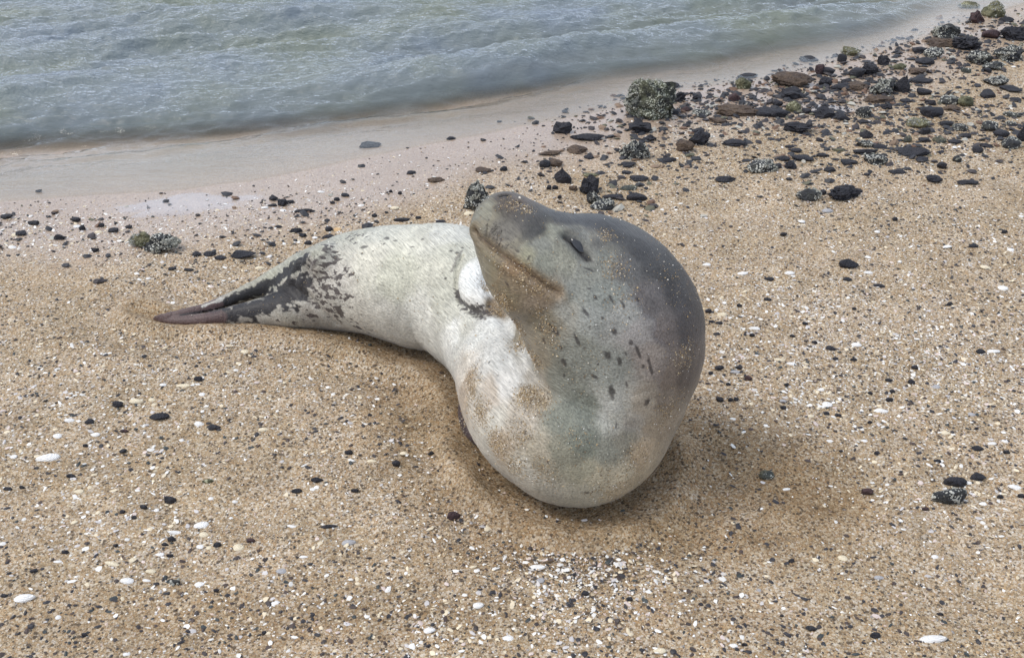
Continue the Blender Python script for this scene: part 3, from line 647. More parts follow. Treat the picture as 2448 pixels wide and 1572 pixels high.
def puddle(cx, cy, rx, ry, seed):
    n, k = 14, 72; v = [(cx, cy, 0)]; f = []
    for i in range(1, n + 1):
        for j in range(k):
            a = 2 * math.pi * j / k; r = (i / n) * (1 + .75 * float(fbm(np.array([[math.cos(a) * 1.9, math.sin(a) * 1.9, seed]]), 7, 4)[0])); v.append((cx + rx * r * math.cos(a), cy + ry * r * math.sin(a) + rx * r * math.cos(a) * .16, 0))
    for j in range(k): f.append((0, 0, 1 + j, 1 + (j + 1) % k))
    F4 = [(1 + i * k + j, 1 + (i + 1) * k + j, 1 + (i + 1) * k + (j + 1) % k, 1 + i * k + (j + 1) % k) for i in range(n - 1) for j in range(k)]
    tri = [(0, 1 + j, 1 + (j + 1) % k) for j in range(k)]; v = np.array(v); P = v[:, :2]; g = ground_z(P, shore_dist(P) + wob(P)); rr = np.r_[0, np.repeat(np.arange(1, n + 1) / n, k)]
    lvl = np.median(g) + .0035; v[:, 2] = lvl * (1 - rr ** 6) + (g - .004) * rr ** 6; v[:, 2] = np.maximum(v[:, 2], g + .0015 * (rr < .9))
    tri4 = []
    for (a, b, c) in tri: tri4 += [(a, b, c)]
    for (a, b, c, d) in F4: tri4 += [(a, b, c), (a, c, d)]
    return v, np.array(tri4)
pm = NT('puddle_film'); fr_ = pm.n('Fresnel'); fr_.inputs['IOR'].default_value = 2.0; g_ = pm.n('BsdfGlossy'); g_.inputs['Roughness'].default_value = .03
t_r = pm.n('BsdfTransparent'); t_r.inputs['Color'].default_value = (.99, .99, 1, 1); mx = pm.n('MixShader'); pm.l(pm.math('MULTIPLY', fr_.outputs[0], pm.math('SUBTRACT', 1.0, pm.n('NewGeometry').outputs['Backfacing'])), mx.inputs[0]); pm.l(t_r.outputs[0], mx.inputs[1]); pm.l(g_.outputs[0], mx.inputs[2]); pm.l(mx.outputs[0], pm.out.inputs[0]); pm.t.nodes.remove(pm.b)
for (x, y, rx, ry) in [(440, 490, .24, .085), (1985, 262, .12, .06)]:
    c = wpt(x, y); v_p, f_p = puddle(c[0], c[1], rx, ry, x * .01); tag(link('tide_puddle', mesh_np('tide_puddle', v_p, f_p), pm.m), None, kind='structure')
def gz_at(x, y):
    P = np.array([[x, y]]); return float(ground_z(P, shore_dist(P) + wob(P))[0])

# ------------------------------------------------------------------ WATER
WX = graded(-260, -3.2, 3.4, 260, .014, 34); WY = graded(2.0, 3.0, 8.0, 320, .014, 30)
WP, WF = grid(WX, WY); wd_ = shore_dist(WP) + wob(WP)
keep = wd_ < .10
amp = sst(-.10, -.62, wd_)
z = np.zeros(len(WP)); wr = np.random.default_rng(3)
lx, ly = WP[:, 0] + .10 * fbm(np.c_[WP * 1.1, np.zeros(len(WP))], 81, 2), WP[:, 1] + .10 * fbm(np.c_[WP * 1.1, np.zeros(len(WP))], 85, 2)
base_dir = math.radians(108)      # wave crests run roughly along the shore, lower left to upper right
patch = .55 + .45 * fbm(np.c_[WP * .9, np.zeros(len(WP))], 88, 2) * 1.6
for i in range(36):
    lam = .15 * (1.095 ** i) if i < 26 else wr.uniform(.5, 1.1); lam = min(lam, 1.5)
    th = base_dir + wr.normal(0, .34 if lam < .4 else .16); kk = 2 * math.pi / lam; ph = wr.uniform(0, 6.28)
    a = .0021 * lam ** .9
    s_ = np.sin(kk * (lx * math.cos(th) + ly * math.sin(th)) + ph)
    z += a * 2.3 * ((1 - np.abs(s_)) * 1.4 - .5 if lam < .6 else s_)
P3 = np.c_[WP @ np.array([[math.cos(.35), -math.sin(.35)], [math.sin(.35), math.cos(.35)]]) * np.array([3.2, 9.0]), np.zeros(len(WP))]
z += .008 * (1 - 2.2 * np.abs(fbm(P3, 95, 4, .6))) + .006 * (1 - 2.2 * np.abs(fbm(P3 * 2.0 + 7, 97, 3, .6)))
z = z * amp * (.45 + patch * .75) * 2.3
film = .007 * (1 - np.exp(np.minimum(wd_, 0) / .05)) + .004 * fbm(np.c_[WP * 3.5, np.zeros(len(WP))], 99, 2) * sst(-.03, -.2, wd_)
# two small swash fronts
film += .016 * np.exp(-((wd_ + .36 + .10 * fbm(np.c_[WP * .9, np.zeros(len(WP))], 98, 2)) / .05) ** 2) * sst(-3, -1, WP[:, 0] * 0 - 0)
wz = .002 + film + z - .05 * sst(0, .05, wd_) 
gzw = ground_z(WP, wd_); depth = np.clip((wz - gzw) / .16, 0, 1)
used = keep[WF].all(1); WF = WF[used]; uniq, inv = np.unique(WF, return_inverse=True); WF = inv.reshape(-1, 4)
wme = mesh_np('sea', np.c_[WP, wz][uniq], WF); attr(wme, 'depth', depth[uniq])
tag(link('sea_water', wme, M['water']), 'shallow rippled grey green sea water lapping onto the sand', kind='structure')

# ------------------------------------------------------------------ ROCKS, PEBBLES, SHELLS
def ico(sub):
    import bmesh
    bm = bmesh.new(); bmesh.ops.create_icosphere(bm, subdivisions=sub, radius=1); v = np.array([x.co[:] for x in bm.verts]); f = np.array([[q.index for q in p.verts] for p in bm.faces]); bm.free(); return v, f
ICO = {2: ico(2), 3: ico(3), 4: ico(4)}
def rock_shape(sub, seed, size, angular=.5, rough=.16):
    v, f = ICO[sub]; v = v.copy(); r_ = np.random.default_rng(seed)
    v += .30 * np.stack([noise3(v * 1.1 + 5 * k, seed + k) for k in range(3)], 1)
    for _ in range(int(3 + angular * 9)):
        n = r_.normal(0, 1, 3); n /= np.linalg.norm(n); h = r_.uniform(.62, .98) - angular * .12; dd = v @ n; m = dd > h; v[m] -= n * (dd[m] - h)[:, None] * .92
    nn = v / np.linalg.norm(v, axis=1)[:, None]
    v += nn * (rough * fbm(v * 2.2, seed + 20, 4 if sub > 2 else 2, .6) * 1.3 + rough * .7 * (sub > 2) * (.5 - np.abs(fbm(v * 5, seed + 31, 2)) * 1.6))[:, None]
    lo, hi = v.min(0), v.max(0); v = (v - (lo + hi) / 2) / ((hi - lo) / 2)
    return v * np.array(size) * .5, f
def barnacles(rv, rf, n, seed, size):
    r_ = np.random.default_rng(seed); tri = rv[rf]; nrm = np.cross(tri[:, 1] - tri[:, 0], tri[:, 2] - tri[:, 0]); ar = np.linalg.norm(nrm, axis=1) + 1e-12; nrm /= ar[:, None]
    cen = tri.mean(1); clump = fbm(cen / size * 1.6, seed, 2); pr = ar * (nrm[:, 2] > -.25) * np.clip(clump + .15, 0, 1) ** 1.2 + 1e-12; pr /= pr.sum()
    V_, F_ = [], []
    for i in r_.choice(len(cen), n, p=pr):
        w3 = r_.dirichlet((1, 1, 1)); p = w3 @ tri[i]; nn = nrm[i]; r = r_.uniform(.0025, .0055) * min(max(.8, size / .09), 1.5); a = np.cross(nn, [.3, .5, .8]); a /= np.linalg.norm(a); b = np.cross(nn, a); b0 = len(V_); hh = r * r_.uniform(.7, 1.2)
        for ring, (rr, up) in enumerate(((1, -.2), (.55, 1), (.3, .55))):
            for k in range(6): t = k * math.pi / 3; V_.append(p + nn * hh * up + r * rr * (math.cos(t) * a + math.sin(t) * b))
        for ring in range(2):
            for k in range(6): F_.append((b0 + ring * 6 + k, b0 + ring * 6 + (k + 1) % 6, b0 + ring * 6 + 6 + (k + 1) % 6, b0 + ring * 6 + 6 + k))
    return np.array(V_), np.array(F_)
def shell_shape(seed, L, Wd, hgt):
    r_ = np.random.default_rng(seed); n, mth = 7, 18; V_ = []; skew = r_.uniform(-.25, .25)
    for i in range(n + 1):
        for j in range(mth):
            a = 2 * math.pi * j / mth; rr = i / n; x = math.cos(a) * rr; y = math.sin(a) * rr * (1 - .22 * math.cos(a)); x += skew * .25 * (1 - rr)
            zz = (1 - rr ** 2) ** .62 + .03 * math.sin(j * 2.9 + seed) * rr
            V_.append((x * .5, y * .5, zz))
    F_ = [(i * mth + j, (i + 1) * mth + j, (i + 1) * mth + (j + 1) % mth, i * mth + (j + 1) % mth) for i in range(n) for j in range(mth)]
    b0 = len(V_)
    for i in range(n + 1):
        for j in range(mth): q = V_[i * mth + j]; V_.append((q[0] * .96, q[1] * .96, q[2] * .82 - .07))
    F_ += [(b0 + a, b0 + d, b0 + c, b0 + b) for (a, b, c, d) in F_[:n * mth]]
    F_ += [(n * mth + j, b0 + n * mth + j, b0 + n * mth + (j + 1) % mth, n * mth + (j + 1) % mth) for j in range(mth)]
    return np.array(V_), np.array(F_)

# (x, y, width, height in the photograph, kind, shape, label or None, landmark name or None)
ROCKS = [
(1554,241,114,100,'w','a','large barnacle covered boulder standing in the shallows at the edge of the water','the large barnacled boulder'),
(1345,306,44,30,'b','a','angular black rock alone on wet sand left of the large barnacled boulder','the angular black rock on wet sand'),
(1404,327,80,17,'b','f',None,None),(1623,233,32,24,'b','a',None,None),(1531,308,55,26,'b','a',None,None),(1549,332,40,18,'b','a',None,None),
(1518,360,73,50,'w','a','black rock with a white barnacle crest just below the large barnacled boulder','the white crested rock'),
(1668,332,52,36,'b','a',None,None),(1637,350,44,28,'r','r','rounded brown rock leaning against a black rock below the large barnacled boulder','the rounded brown rock'),(1669,315,31,15,'b','f',None,None),
(1757,341,62,15,'b','f','long flat black rock alone on sand right of the rounded brown rock','the long flat black rock'),(1315,367,57,12,'r','f',None,None),(1380,358,49,19,'r','f',None,None),(1303,394,26,20,'b','r',None,None),(1328,392,34,19,'r','r',None,None),
(1343,423,46,38,'b','p','pyramid shaped black rock on wet sand above the head of the seal','the pyramid shaped rock'),(1408,377,26,10,'b','f',None,None),(1502,397,34,13,'b','f',None,None),(1497,416,23,9,'b','f',None,None),(1413,420,39,9,'o','f',None,None),
(1410,446,48,44,'b','a','lumpy black rock standing behind the forehead of the seal','the lumpy black rock'),(1370,452,20,12,'r','f',None,None),(1420,474,34,34,'w','a',None,None),(1440,490,58,24,'w','f','low black rock with a pale rim, the closest rock above the forehead of the seal','the pale rimmed rock'),(1465,470,50,12,'b','f',None,None),
(1523,471,49,18,'b','r','smooth dark rounded stone on dry sand above the back of the seal head','the smooth rounded stone'),(1312,452,13,12,'b','r',None,None),(1327,450,15,11,'b','r',None,None),(1338,475,10,10,'b','r',None,None),(1502,450,42,13,'g','f',None,None),(1528,428,44,13,'b','f',None,None),(1596,381,42,13,'b','f',None,None),
(1734,428,49,15,'b','f','short black bar shaped stone lying by itself on dry sand','the bar shaped stone'),(1666,234,20,14,'b','r',None,None),(1756,233,29,20,'m','r',None,None),(1757,264,104,24,'r','f','long low brown weedy rock at the water edge right of the large barnacled boulder','the long brown weedy rock'),(1676,271,42,16,'w','f',None,None),(1830,268,62,20,'b','f',None,None),
(1778,199,40,28,'o','a',None,None),(1788,179,50,12,'b','f',None,None),(1601,202,44,14,'b','f',None,None),(1552,196,46,18,'o','r',None,None),(1715,288,42,14,'r','f',None,None),(1820,402,70,30,'w','f','elongated dark boulder with pale ends on the dry sand','the elongated dark boulder'),(1638,263,22,12,'m','r',None,None),(1606,269,32,13,'b','f',None,None),
(1934,138,44,14,'b','f',None,None),(2037,122,46,22,'o','f','greenish rock awash, the farthest out in the swash','the greenish awash rock'),(2014,140,22,20,'b','r',None,None),(1960,168,22,24,'m','r',None,None),(1980,170,30,18,'b','r',None,None),(1892,190,92,34,'r','r','large rounded brown weed covered mound at the water edge','the brown weedy mound'),(1892,222,58,28,'b','a',None,None),(1919,214,12,11,'so','s','small orange pebble shining in front of the brown weedy mound',None),
(2078,166,40,28,'b','a',None,None),(2050,174,44,24,'b','f',None,None),(2114,145,29,24,'b','a',None,None),(1975,195,34,22,'b','a',None,None),(2010,206,50,18,'b','f',None,None),(2024,196,26,16,'b','r',None,None),(2048,205,64,20,'r','f',None,None),(2149,158,34,16,'o','r',None,None),
(2118,210,66,38,'w','a','pale barnacled boulder beside a pointed black rock','the pale barnacled boulder'),(2158,200,38,42,'b','p','tall pointed black rock beside the pale barnacled boulder','the pointed black rock'),(2209,218,34,17,'b','r',None,None),(2100,237,72,14,'r','f',None,None),(2199,119,34,15,'b','f',None,None),(2212,145,46,18,'b','f',None,None),(2235,127,44,24,'w','r',None,None),
(2264,75,58,38,'w','a','tall black rock capped with white barnacles at the far waterline','the white capped far rock'),(2253,101,70,22,'r','f',None,None),(2310,104,66,34,'b','a','large jagged black boulder at the far end of the rocks','the jagged black boulder'),(2341,135,56,34,'w','a',None,None),(2336,42,34,30,'m','a',None,None),(2378,24,54,38,'o','r','big olive barnacled boulder near the top right corner','the olive corner boulder'),(2318,8,50,18,'o','f',None,None),(2406,47,34,13,'b','f',None,None),
(2424,82,64,34,'b','a','long black boulder at the right edge near the top corner','the right edge boulder'),(2370,83,42,22,'m','r',None,None),(2414,128,64,38,'w','a','black rock crusted with barnacles at the right edge below the long black boulder','the crusted edge rock'),(2375,155,50,20,'w','f',None,None),(2362,166,20,12,'b','r',None,None),(2380,192,58,26,'w','f',None,None),(2310,167,22,13,'g','r',None,None),(2193,170,42,16,'r','f',None,None),(2204,190,52,16,'b','f',None,None),
(2417,212,50,14,'b','f','long narrow black stone near the right edge','the narrow black stone'),(2360,226,36,18,'b','r',None,None),(2430,236,27,10,'b','f',None,None),(2269,236,48,20,'w','f',None,None),(2308,241,36,26,'o','r',None,None),(2225,244,27,14,'b','f',None,None),(2167,241,30,9,'b','f',None,None),(2119,256,29,13,'b','a',None,None),
(2227,268,52,24,'b','r','smooth black boulder with rounded ends below the pointed black rock','the smooth black boulder'),(2275,257,40,16,'r','f',None,None),(2195,295,56,26,'o','r','mottled olive brown rock resting on dark stones','the mottled olive rock'),(2211,316,26,18,'b','r',None,None),(2064,270,34,28,'w','r',None,None),(2064,291,24,10,'b','f',None,None),(1968,268,50,26,'b','a','blocky black rock at the edge of a small tide puddle','the blocky black rock'),(1928,265,22,13,'b','r',None,None),(2016,280,32,16,'b','r',None,None),
(1898,255,38,28,'o','r',None,None),(1862,271,42,20,'b','r',None,None),(1858,247,26,16,'b','r',None,None),(1913,305,78,28,'b','a','broad low black rock alone on sand below the tide puddle','the broad low black rock'),(1960,335,16,10,'b','r',None,None),(2071,322,37,20,'b','p','small peaked black rock stacked above a white specked stone','the small peaked rock'),(2066,345,38,18,'w','f',None,None),
(2103,352,34,11,'b','f',None,None),(2184,365,76,22,'b','f','loaf shaped long black rock lying on open sand','the loaf shaped rock'),(2069,366,60,8,'b','f',None,None),(2092,383,54,28,'w','a','dark rock with a patch of white barnacles on its left end','the white patched rock'),(2030,390,40,12,'b','f',None,None),(1967,370,31,11,'b','r',None,None),(2006,360,31,9,'g','f',None,None),(1903,361,26,11,'b','f',None,None),(1887,351,21,8,'b','f',None,None),
(1918,377,52,16,'b','f',None,None),(1873,383,30,14,'b','r',None,None),(1889,398,30,20,'b','a',None,None),(2169,334,21,16,'g','r',None,None),(2210,337,28,11,'b','f',None,None),(2245,335,30,18,'g','r',None,None),(2284,342,39,10,'b','f',None,None),(2263,296,30,13,'b','r',None,None),(2295,305,38,18,'w','r',None,None),
(2367,303,40,24,'w','r',None,None),(2419,271,40,14,'w','f',None,None),(2419,296,30,13,'w','f',None,None),(2311,327,21,13,'b','r',None,None),(2393,322,37,16,'b','r',None,None),(2417,345,42,26,'w','r','rock thick with white barnacles near the right edge','the thickly barnacled rock'),(2443,322,22,46,'b','p',None,None),(2337,361,26,16,'b','r',None,None),(2358,350,28,12,'b','f',None,None),
(2204,386,31,12,'b','f',None,None),(2247,366,19,6,'b','f',None,None),(2287,383,22,16,'w','r',None,None),(2252,398,24,18,'b','r',None,None),
(2230,429,38,20,'b','a','solid black block of rock on the open dry sand at right','the black block'),(2313,439,50,11,'b','f',None,None),(1983,406,28,13,'b','r',None,None),(2144,413,46,10,'b','f',None,None),(2073,421,16,8,'b','f',None,None),(1931,466,58,30,'w','r','rock with a white barnacled face left of the black wedge','the white faced rock'),(1967,463,18,12,'b','r',None,None),
(2019,463,86,36,'b','a','large black wedge shaped rock alone on dry sand above right of the seal','the black wedge'),(1856,404,22,12,'b','r',None,None),(2027,634,46,24,'b','r','lone shiny black stone on the sand to the right of the seal back','the lone shiny stone'),(2138,529,14,10,'b','r',None,None),(1873,564,17,12,'b','r',None,None),(2025,671,22,9,'b','f',None,None),(2100,682,28,8,'b','f',None,None),(2325,596,26,9,'b','f',None,None),(1886,434,16,7,'b','f',None,None),
(392,580,80,48,'w','a','black rock splashed with white barnacles on sand above the hind flippers','the left barnacled rock'),(340,572,52,36,'o','a',None,None),
(582,612,56,19,'b','f','flat pitted black rock above the hind flippers of the seal','the flat pitted rock'),(502,607,30,12,'b','f',None,None),(527,619,28,11,'b','f',None,None),(470,607,22,13,'b','r',None,None),(80,531,26,12,'b','r',None,None),(16,517,30,12,'b','f',None,None),(179,524,24,12,'b','r',None,None),(51,556,26,12,'b','f',None,None),(141,564,32,14,'b','a',None,None),(270,548,24,11,'b','f',None,None),
(412,644,19,8,'b','f',None,None),(451,645,24,7,'b','f',None,None),(242,537,14,10,'b','r',None,None),(196,543,16,13,'b','r',None,None),(307,541,16,9,'b','r',None,None),(227,594,18,12,'b','a',None,None),(92,453,16,8,'b','r',None,None),(387,783,22,9,'b','r',None,None),
(1142,478,68,66,'w','a','pitted black rock with barnacles just behind the snout of the seal','the rock behind the snout'),(653,473,22,14,'b','r','round black stone at the edge of the blue puddle','the round stone by the puddle'),(675,484,26,18,'b','a',None,None),(693,481,24,8,'b','f',None,None),(651,489,22,7,'b','f',None,None),(826,465,20,8,'b','f',None,None),(805,475,14,9,'b','r',None,None),(795,483,12,7,'b','r',None,None),
(707,549,30,12,'b','a','black stone on shell grit behind the hip of the seal','the stone behind the hip'),(724,560,20,11,'b','a',None,None),(736,579,18,10,'b','r',None,None),(960,524,40,8,'b','f',None,None),(1000,521,14,7,'b','r',None,None),(728,503,50,5,'b','f',None,None),(983,413,22,8,'b','f',None,None),(1204,407,18,13,'b','r',None,None),(1043,431,42,12,'r','f',None,None),(1155,409,40,12,'r','f',None,None),
(934,457,9,7,'b','r',None,None),(956,462,10,8,'b','r',None,None),(787,545,18,12,'b','r',None,None),(787,563,30,8,'b','f',None,None),(895,516,14,8,'b','r',None,None),(665,539,18,8,'b','f',None,None),(1054,533,24,8,'b','f',None,None),(885,342,50,14,'b','f',None,None),(1078,330,22,8,'b','f',None,None),
]
PEBS = [(1693,747,15,16),(1838,670,23,9),(1984,839,23,11),(1718,887,22,11),(1788,912,18,14,'m'),(1720,962,18,14),(1745,964,12,11),(1759,962,14,13),(1831,1142,35,42,'g'),
(2266,1188,80,44,'w'),(2282,1152,53,24),(2337,1140,39,19),(2336,1076,29,12),(2240,1107,18,9),(1871,984,14,13),(2178,916,16,12),(2185,885,18,10),(2125,958,18,11),(2124,913,18,9),(1767,736,13,10),(1835,720,18,8),(2342,847,22,11),(1924,778,14,8),(2073,1177,27,16,'m'),
(1892,1340,16,11),(1938,1508,28,12),(2090,1526,23,16),(1398,1430,18,15),(1503,1445,15,12),(1674,1455,11,10),(2245,1471,17,7),(1778,1548,14,9),(1868,1476,9,9),
(282,971,27,16),(383,1005,48,18),(476,916,20,13),(408,1201,30,17),(346,1220,18,10),(322,1242,14,9),(206,1073,12,9),(216,1016,22,11),(172,1146,21,10),(498,1160,27,9,'o'),(759,1155,28,13),(711,1183,25,10),(514,1027,28,12),(411,1291,21,12),(395,1304,16,9),(521,1307,18,13),(158,1327,17,11),(407,1331,16,10),(1085,1239,32,17,'m'),
(518,1415,14,9),(420,1393,23,12,'w'),(203,1517,17,9),(633,1518,12,10),(278,1310,12,11),(947,1114,21,12),(1030,1085,15,10),(849,1181,18,10),(83,1372,20,9),(10,1427,18,8),(601,1297,20,10,'m'),(789,1268,41,8),(294,1229,14,9),(300,1038,21,8,'m'),(835,1090,20,11),(296,1087,18,9),(20,1173,22,9),(54,1169,14,9),
(1718,780,18,8),(1700,775,14,7),(1712,806,16,7),(1797,808,14,9),(1893,807,13,7),(1946,824,14,8),(1699,899,12,9),(1740,925,12,13),(2041,742,12,8),(2270,733,14,11),(2400,560,14,10),(1765,888,16,9),(1996,863,14,8),(2040,862,16,8),(1878,930,12,8),(2132,940,14,9),(2079,945,12,8),(1974,996,14,9),(2002,1000,16,8),(2078,1018,12,9),(2009,1084,10,7),(2093,1091,12,8),(2332,1032,10,7),(2404,1086,16,9),(2390,1190,16,11),(2440,1190,18,10),(2210,1225,16,11,'m')]
PEB_LAB = {0:'round black pebble touching the sand right beside the back of the seal neck',5:'largest of three round black pebbles in a row right of the seal chest',8:'speckled upright stone on darker sand to the right of the seal chest',9:'large flat black stone with white specks on the sand at lower right',10:'knobbly black stone touching the far side of the large white specked stone',34:'curved black pebble, the largest on the sand at left',36:'plump black pebble on open sand left of the seal chest',51:'maroon pebble on darker sand in front of the left side of the chest',25:'smooth black oval pebble on sand near the bottom edge',26:'black pebble near the bottom edge just right of a smooth oval one'}
PEB_MARK = {8:'the speckled upright stone',9:'the large flat specked stone',34:'the curved black pebble',36:'the plump black pebble',51:'the maroon pebble',5:'the three round pebbles',25:'the oval pebble at the bottom'}
SHELLS = [(117,1104,60,20,'w','long white shell, the largest on the sand at left','the long white shell at left'),(2227,1537,71,23,'w','large long white shell near the bottom right corner','the large white shell at bottom right'),(482,1259,39,21,'w','bright white shell with a pointed end in the shell cluster at lower left','the pointed white shell'),(807,548,22,12,'o','orange shell among stones behind the hip of the seal','the orange shell'),(943,499,25,9,'c','cream oval shell on sand behind the seal body','the cream oval shell'),
(1975,978,27,17,'w','plump white shell on the grit right of the seal chest','the plump white shell'),(60,1436,53,22,'w','wide layered white shell at the lower left edge','the layered white shell'),(305,1392,37,18,'w','smooth white oval shell on sand at lower left','the smooth white oval shell'),(1283,1366,46,16,'w','flat white shell on sand in front of the seal','the flat white shell in front'),(2426,1170,41,14,'w','long white shell at the right edge beside black stones','the white shell at the right edge'),
(422,1276,44,11,'w'),(490,1283,27,16,'c'),(480,1310,21,18,'w'),(500,1313,18,12,'c'),(571,1314,30,22,'c'),(477,1397,28,17,'w'),(362,1368,28,13,'c'),(320,1343,21,15,'c'),(383,1330,25,10,'w'),(351,1389,23,9,'w'),(273,1353,45,11,'c'),(140,1053,23,14,'w'),(169,1013,27,12,'w'),(392,927,19,12,'w'),(484,952,17,13,'w'),(328,968,37,14,'c'),(366,963,20,14,'c'),(478,1020,26,12,'w'),(435,1058,14,12,'w'),(835,1305,37,17,'g'),(674,1372,28,16,'g'),(180,1255,19,17,'c'),(190,1183,28,11,'c'),(374,1225,16,11,'w'),(431,1183,16,11,'c'),(700,1268,27,9,'w'),(632,1038,27,11,'c'),(966,1091,21,12,'c'),(34,1100,21,11,'w'),(229,1046,27,11,'w'),(663,1445,18,14,'w'),(890,1111,27,9,'c'),(564,1208,16,11,'w'),(141,1477,17,14,'w'),(727,1338,23,9,'w'),(507,1200,16,11,'w'),(9,1306,18,12,'w'),(140,1350,23,8,'w'),(305,1565,23,11,'w'),(1027,1517,32,20,'w'),(440,931,37,9,'c'),(1092,1047,24,12,'p'),
(1143,1462,30,18,'w'),(1215,1538,30,20,'w'),(1291,1399,22,18,'g'),(2101,1385,30,12,'g'),(2105,989,36,12,'w'),(2399,1063,20,10,'w'),(2369,1069,25,9,'w'),(2348,1208,21,12,'w'),(2234,1337,20,12,'w'),(2321,995,22,11,'g'),(1620,1216,16,14,'w'),(1571,1214,14,9,'w'),(2014,1337,27,18,'c'),(1879,1173,23,7,'w'),(1574,1563,38,16,'c'),(1751,1550,25,13,'w'),(1812,1416,14,16,'g'),(1891,880,27,10,'w'),(1756,899,26,11,'g'),(1725,759,26,10,'c'),(1802,793,29,8,'w'),(1862,867,29,8,'c'),(2047,828,27,11,'w'),(2372,848,37,9,'w'),(2258,1042,26,10,'c'),(2065,1060,18,10,'w'),(2234,933,22,18,'g'),(1960,941,18,9,'w'),(1774,654,29,8,'w'),(1689,635,22,7,'w'),(1936,1005,18,9,'c'),(1871,969,20,10,'g'),
(1917,531,20,12,'w'),(1978,505,30,12,'g'),(1886,658,27,10,'w'),(2095,562,15,10,'w'),(2262,599,24,8,'w'),(2414,606,18,12,'w'),(2354,648,28,10,'c'),(2074,621,17,8,'w'),(2074,656,26,7,'w'),(2439,525,14,9,'w'),(2396,692,28,14,'w'),(37,561,20,11,'c'),(235,553,20,11,'c'),(73,517,14,9,'w'),(29,590,22,9,'w'),(328,797,18,11,'g'),(355,669,14,7,'w'),(184,540,20,10,'w'),(633,496,18,8,'w'),(1122,517,28,10,'c'),(753,567,15,9,'w'),(768,459,20,6,'w'),(677,503,18,7,'w'),(621,641,26,8,'c'),(643,613,18,7,'w'),(863,492,18,6,'w'),(587,848,22,15,'c'),(680,918,12,8,'c'),(2423,159,12,9,'w'),(2281,357,14,9,'w')]
items = []
for r in ROCKS:
    kind = 'shell' if r[5] == 's' else 'rock'
    items.append(dict(x=r[0], y=r[1], w=r[2], h=r[3], mat=r[4], shape=r[5], kind=kind, label=r[6], mark=r[7]))
for i, r in enumerate(PEBS):
    items.append(dict(x=r[0], y=r[1], w=r[2], h=r[3], mat=r[4] if len(r) > 4 else 'b', shape='r' if r[3] / r[2] > .5 else 'f', kind='pebble', label=PEB_LAB.get(i), mark=PEB_MARK.get(i)))
for r in SHELLS:
    items.append(dict(x=r[0], y=r[1], w=r[2], h=r[3], mat='s' + r[4], shape='s', kind='shell', label=r[5] if len(r) > 5 else None, mark=r[6] if len(r) > 6 else None))
# labels for the ones without their own: found from the nearest landmark
marks = [(it['x'], it['y'], it['mark']) for it in items if it['mark']] + [(1430, 1230, "the chest of the seal"), (1700, 720, "the neck of the seal"), (420, 720, "the hind flipper tips"), (900, 840, "the belly of the seal"), (430, 490, 'the blue puddle'), (1080, 930, "the left flank of the seal")]
CN = {'b': 'black', 'w': 'barnacled', 'r': 'brown', 'o': 'olive', 'g': 'speckled grey', 'm': 'maroon', 'sw': 'white', 'sc': 'cream', 'sg': 'grey', 'so': 'orange', 'sp': 'pink'}
SN = {'f': 'flat', 'r': 'rounded', 'a': 'rough', 'p': 'pointed', 's': ''}
keys = {}
for it in items:
    if it['label']: continue
    best_ = min(marks, key=lambda m: math.hypot(m[0] - it['x'], (m[1] - it['y']) * 1.6)); dx, dy = it['x'] - best_[0], (it['y'] - best_[1]) * 1.6
    rel = ('right of' if dx > 0 else 'left of') if abs(dx) > abs(dy) else ('in front of' if dy > 0 else 'behind')
    if rel == 'behind' and best_[2] == 'the rock behind the snout': rel = 'beyond'
    noun = {'rock': 'rock' if it['w'] > 26 else 'stone', 'pebble': 'pebble', 'shell': 'shell'}[it['kind']]
    sz = 'small ' if it['w'] < (24 if it['kind'] == 'rock' else 18) else ''
    desc = f"{sz}{SN[it['shape']]} {CN[it['mat']]} {noun}".replace('  ', ' ').strip()
    keys.setdefault((desc, rel, best_[2]), []).append((math.hypot(dx, dy), id(it), it))
ORD = ['nearest', 'second', 'third', 'fourth', 'fifth', 'sixth', 'seventh', 'eighth', 'ninth', 'tenth', 'eleventh', 'twelfth']
for (desc, rel, mk), L in keys.items():
    L.sort(key=lambda a: a[0])
    for i, (_, _, it) in enumerate(L):
        it['label'] = f"{desc} {rel} {mk}" + ('' if len(L) == 1 else f", {ORD[i]} of {len(L)} outward")
        if len(it['label'].split()) < 4: it['label'] += ' on sand'
NAME = {'b': 'basalt_rock', 'w': 'barnacled_rock', 'r': 'weedy_rock', 'o': 'weedy_rock', 'g': 'speckled_stone', 'm': 'basalt_rock'}
ncount = 0
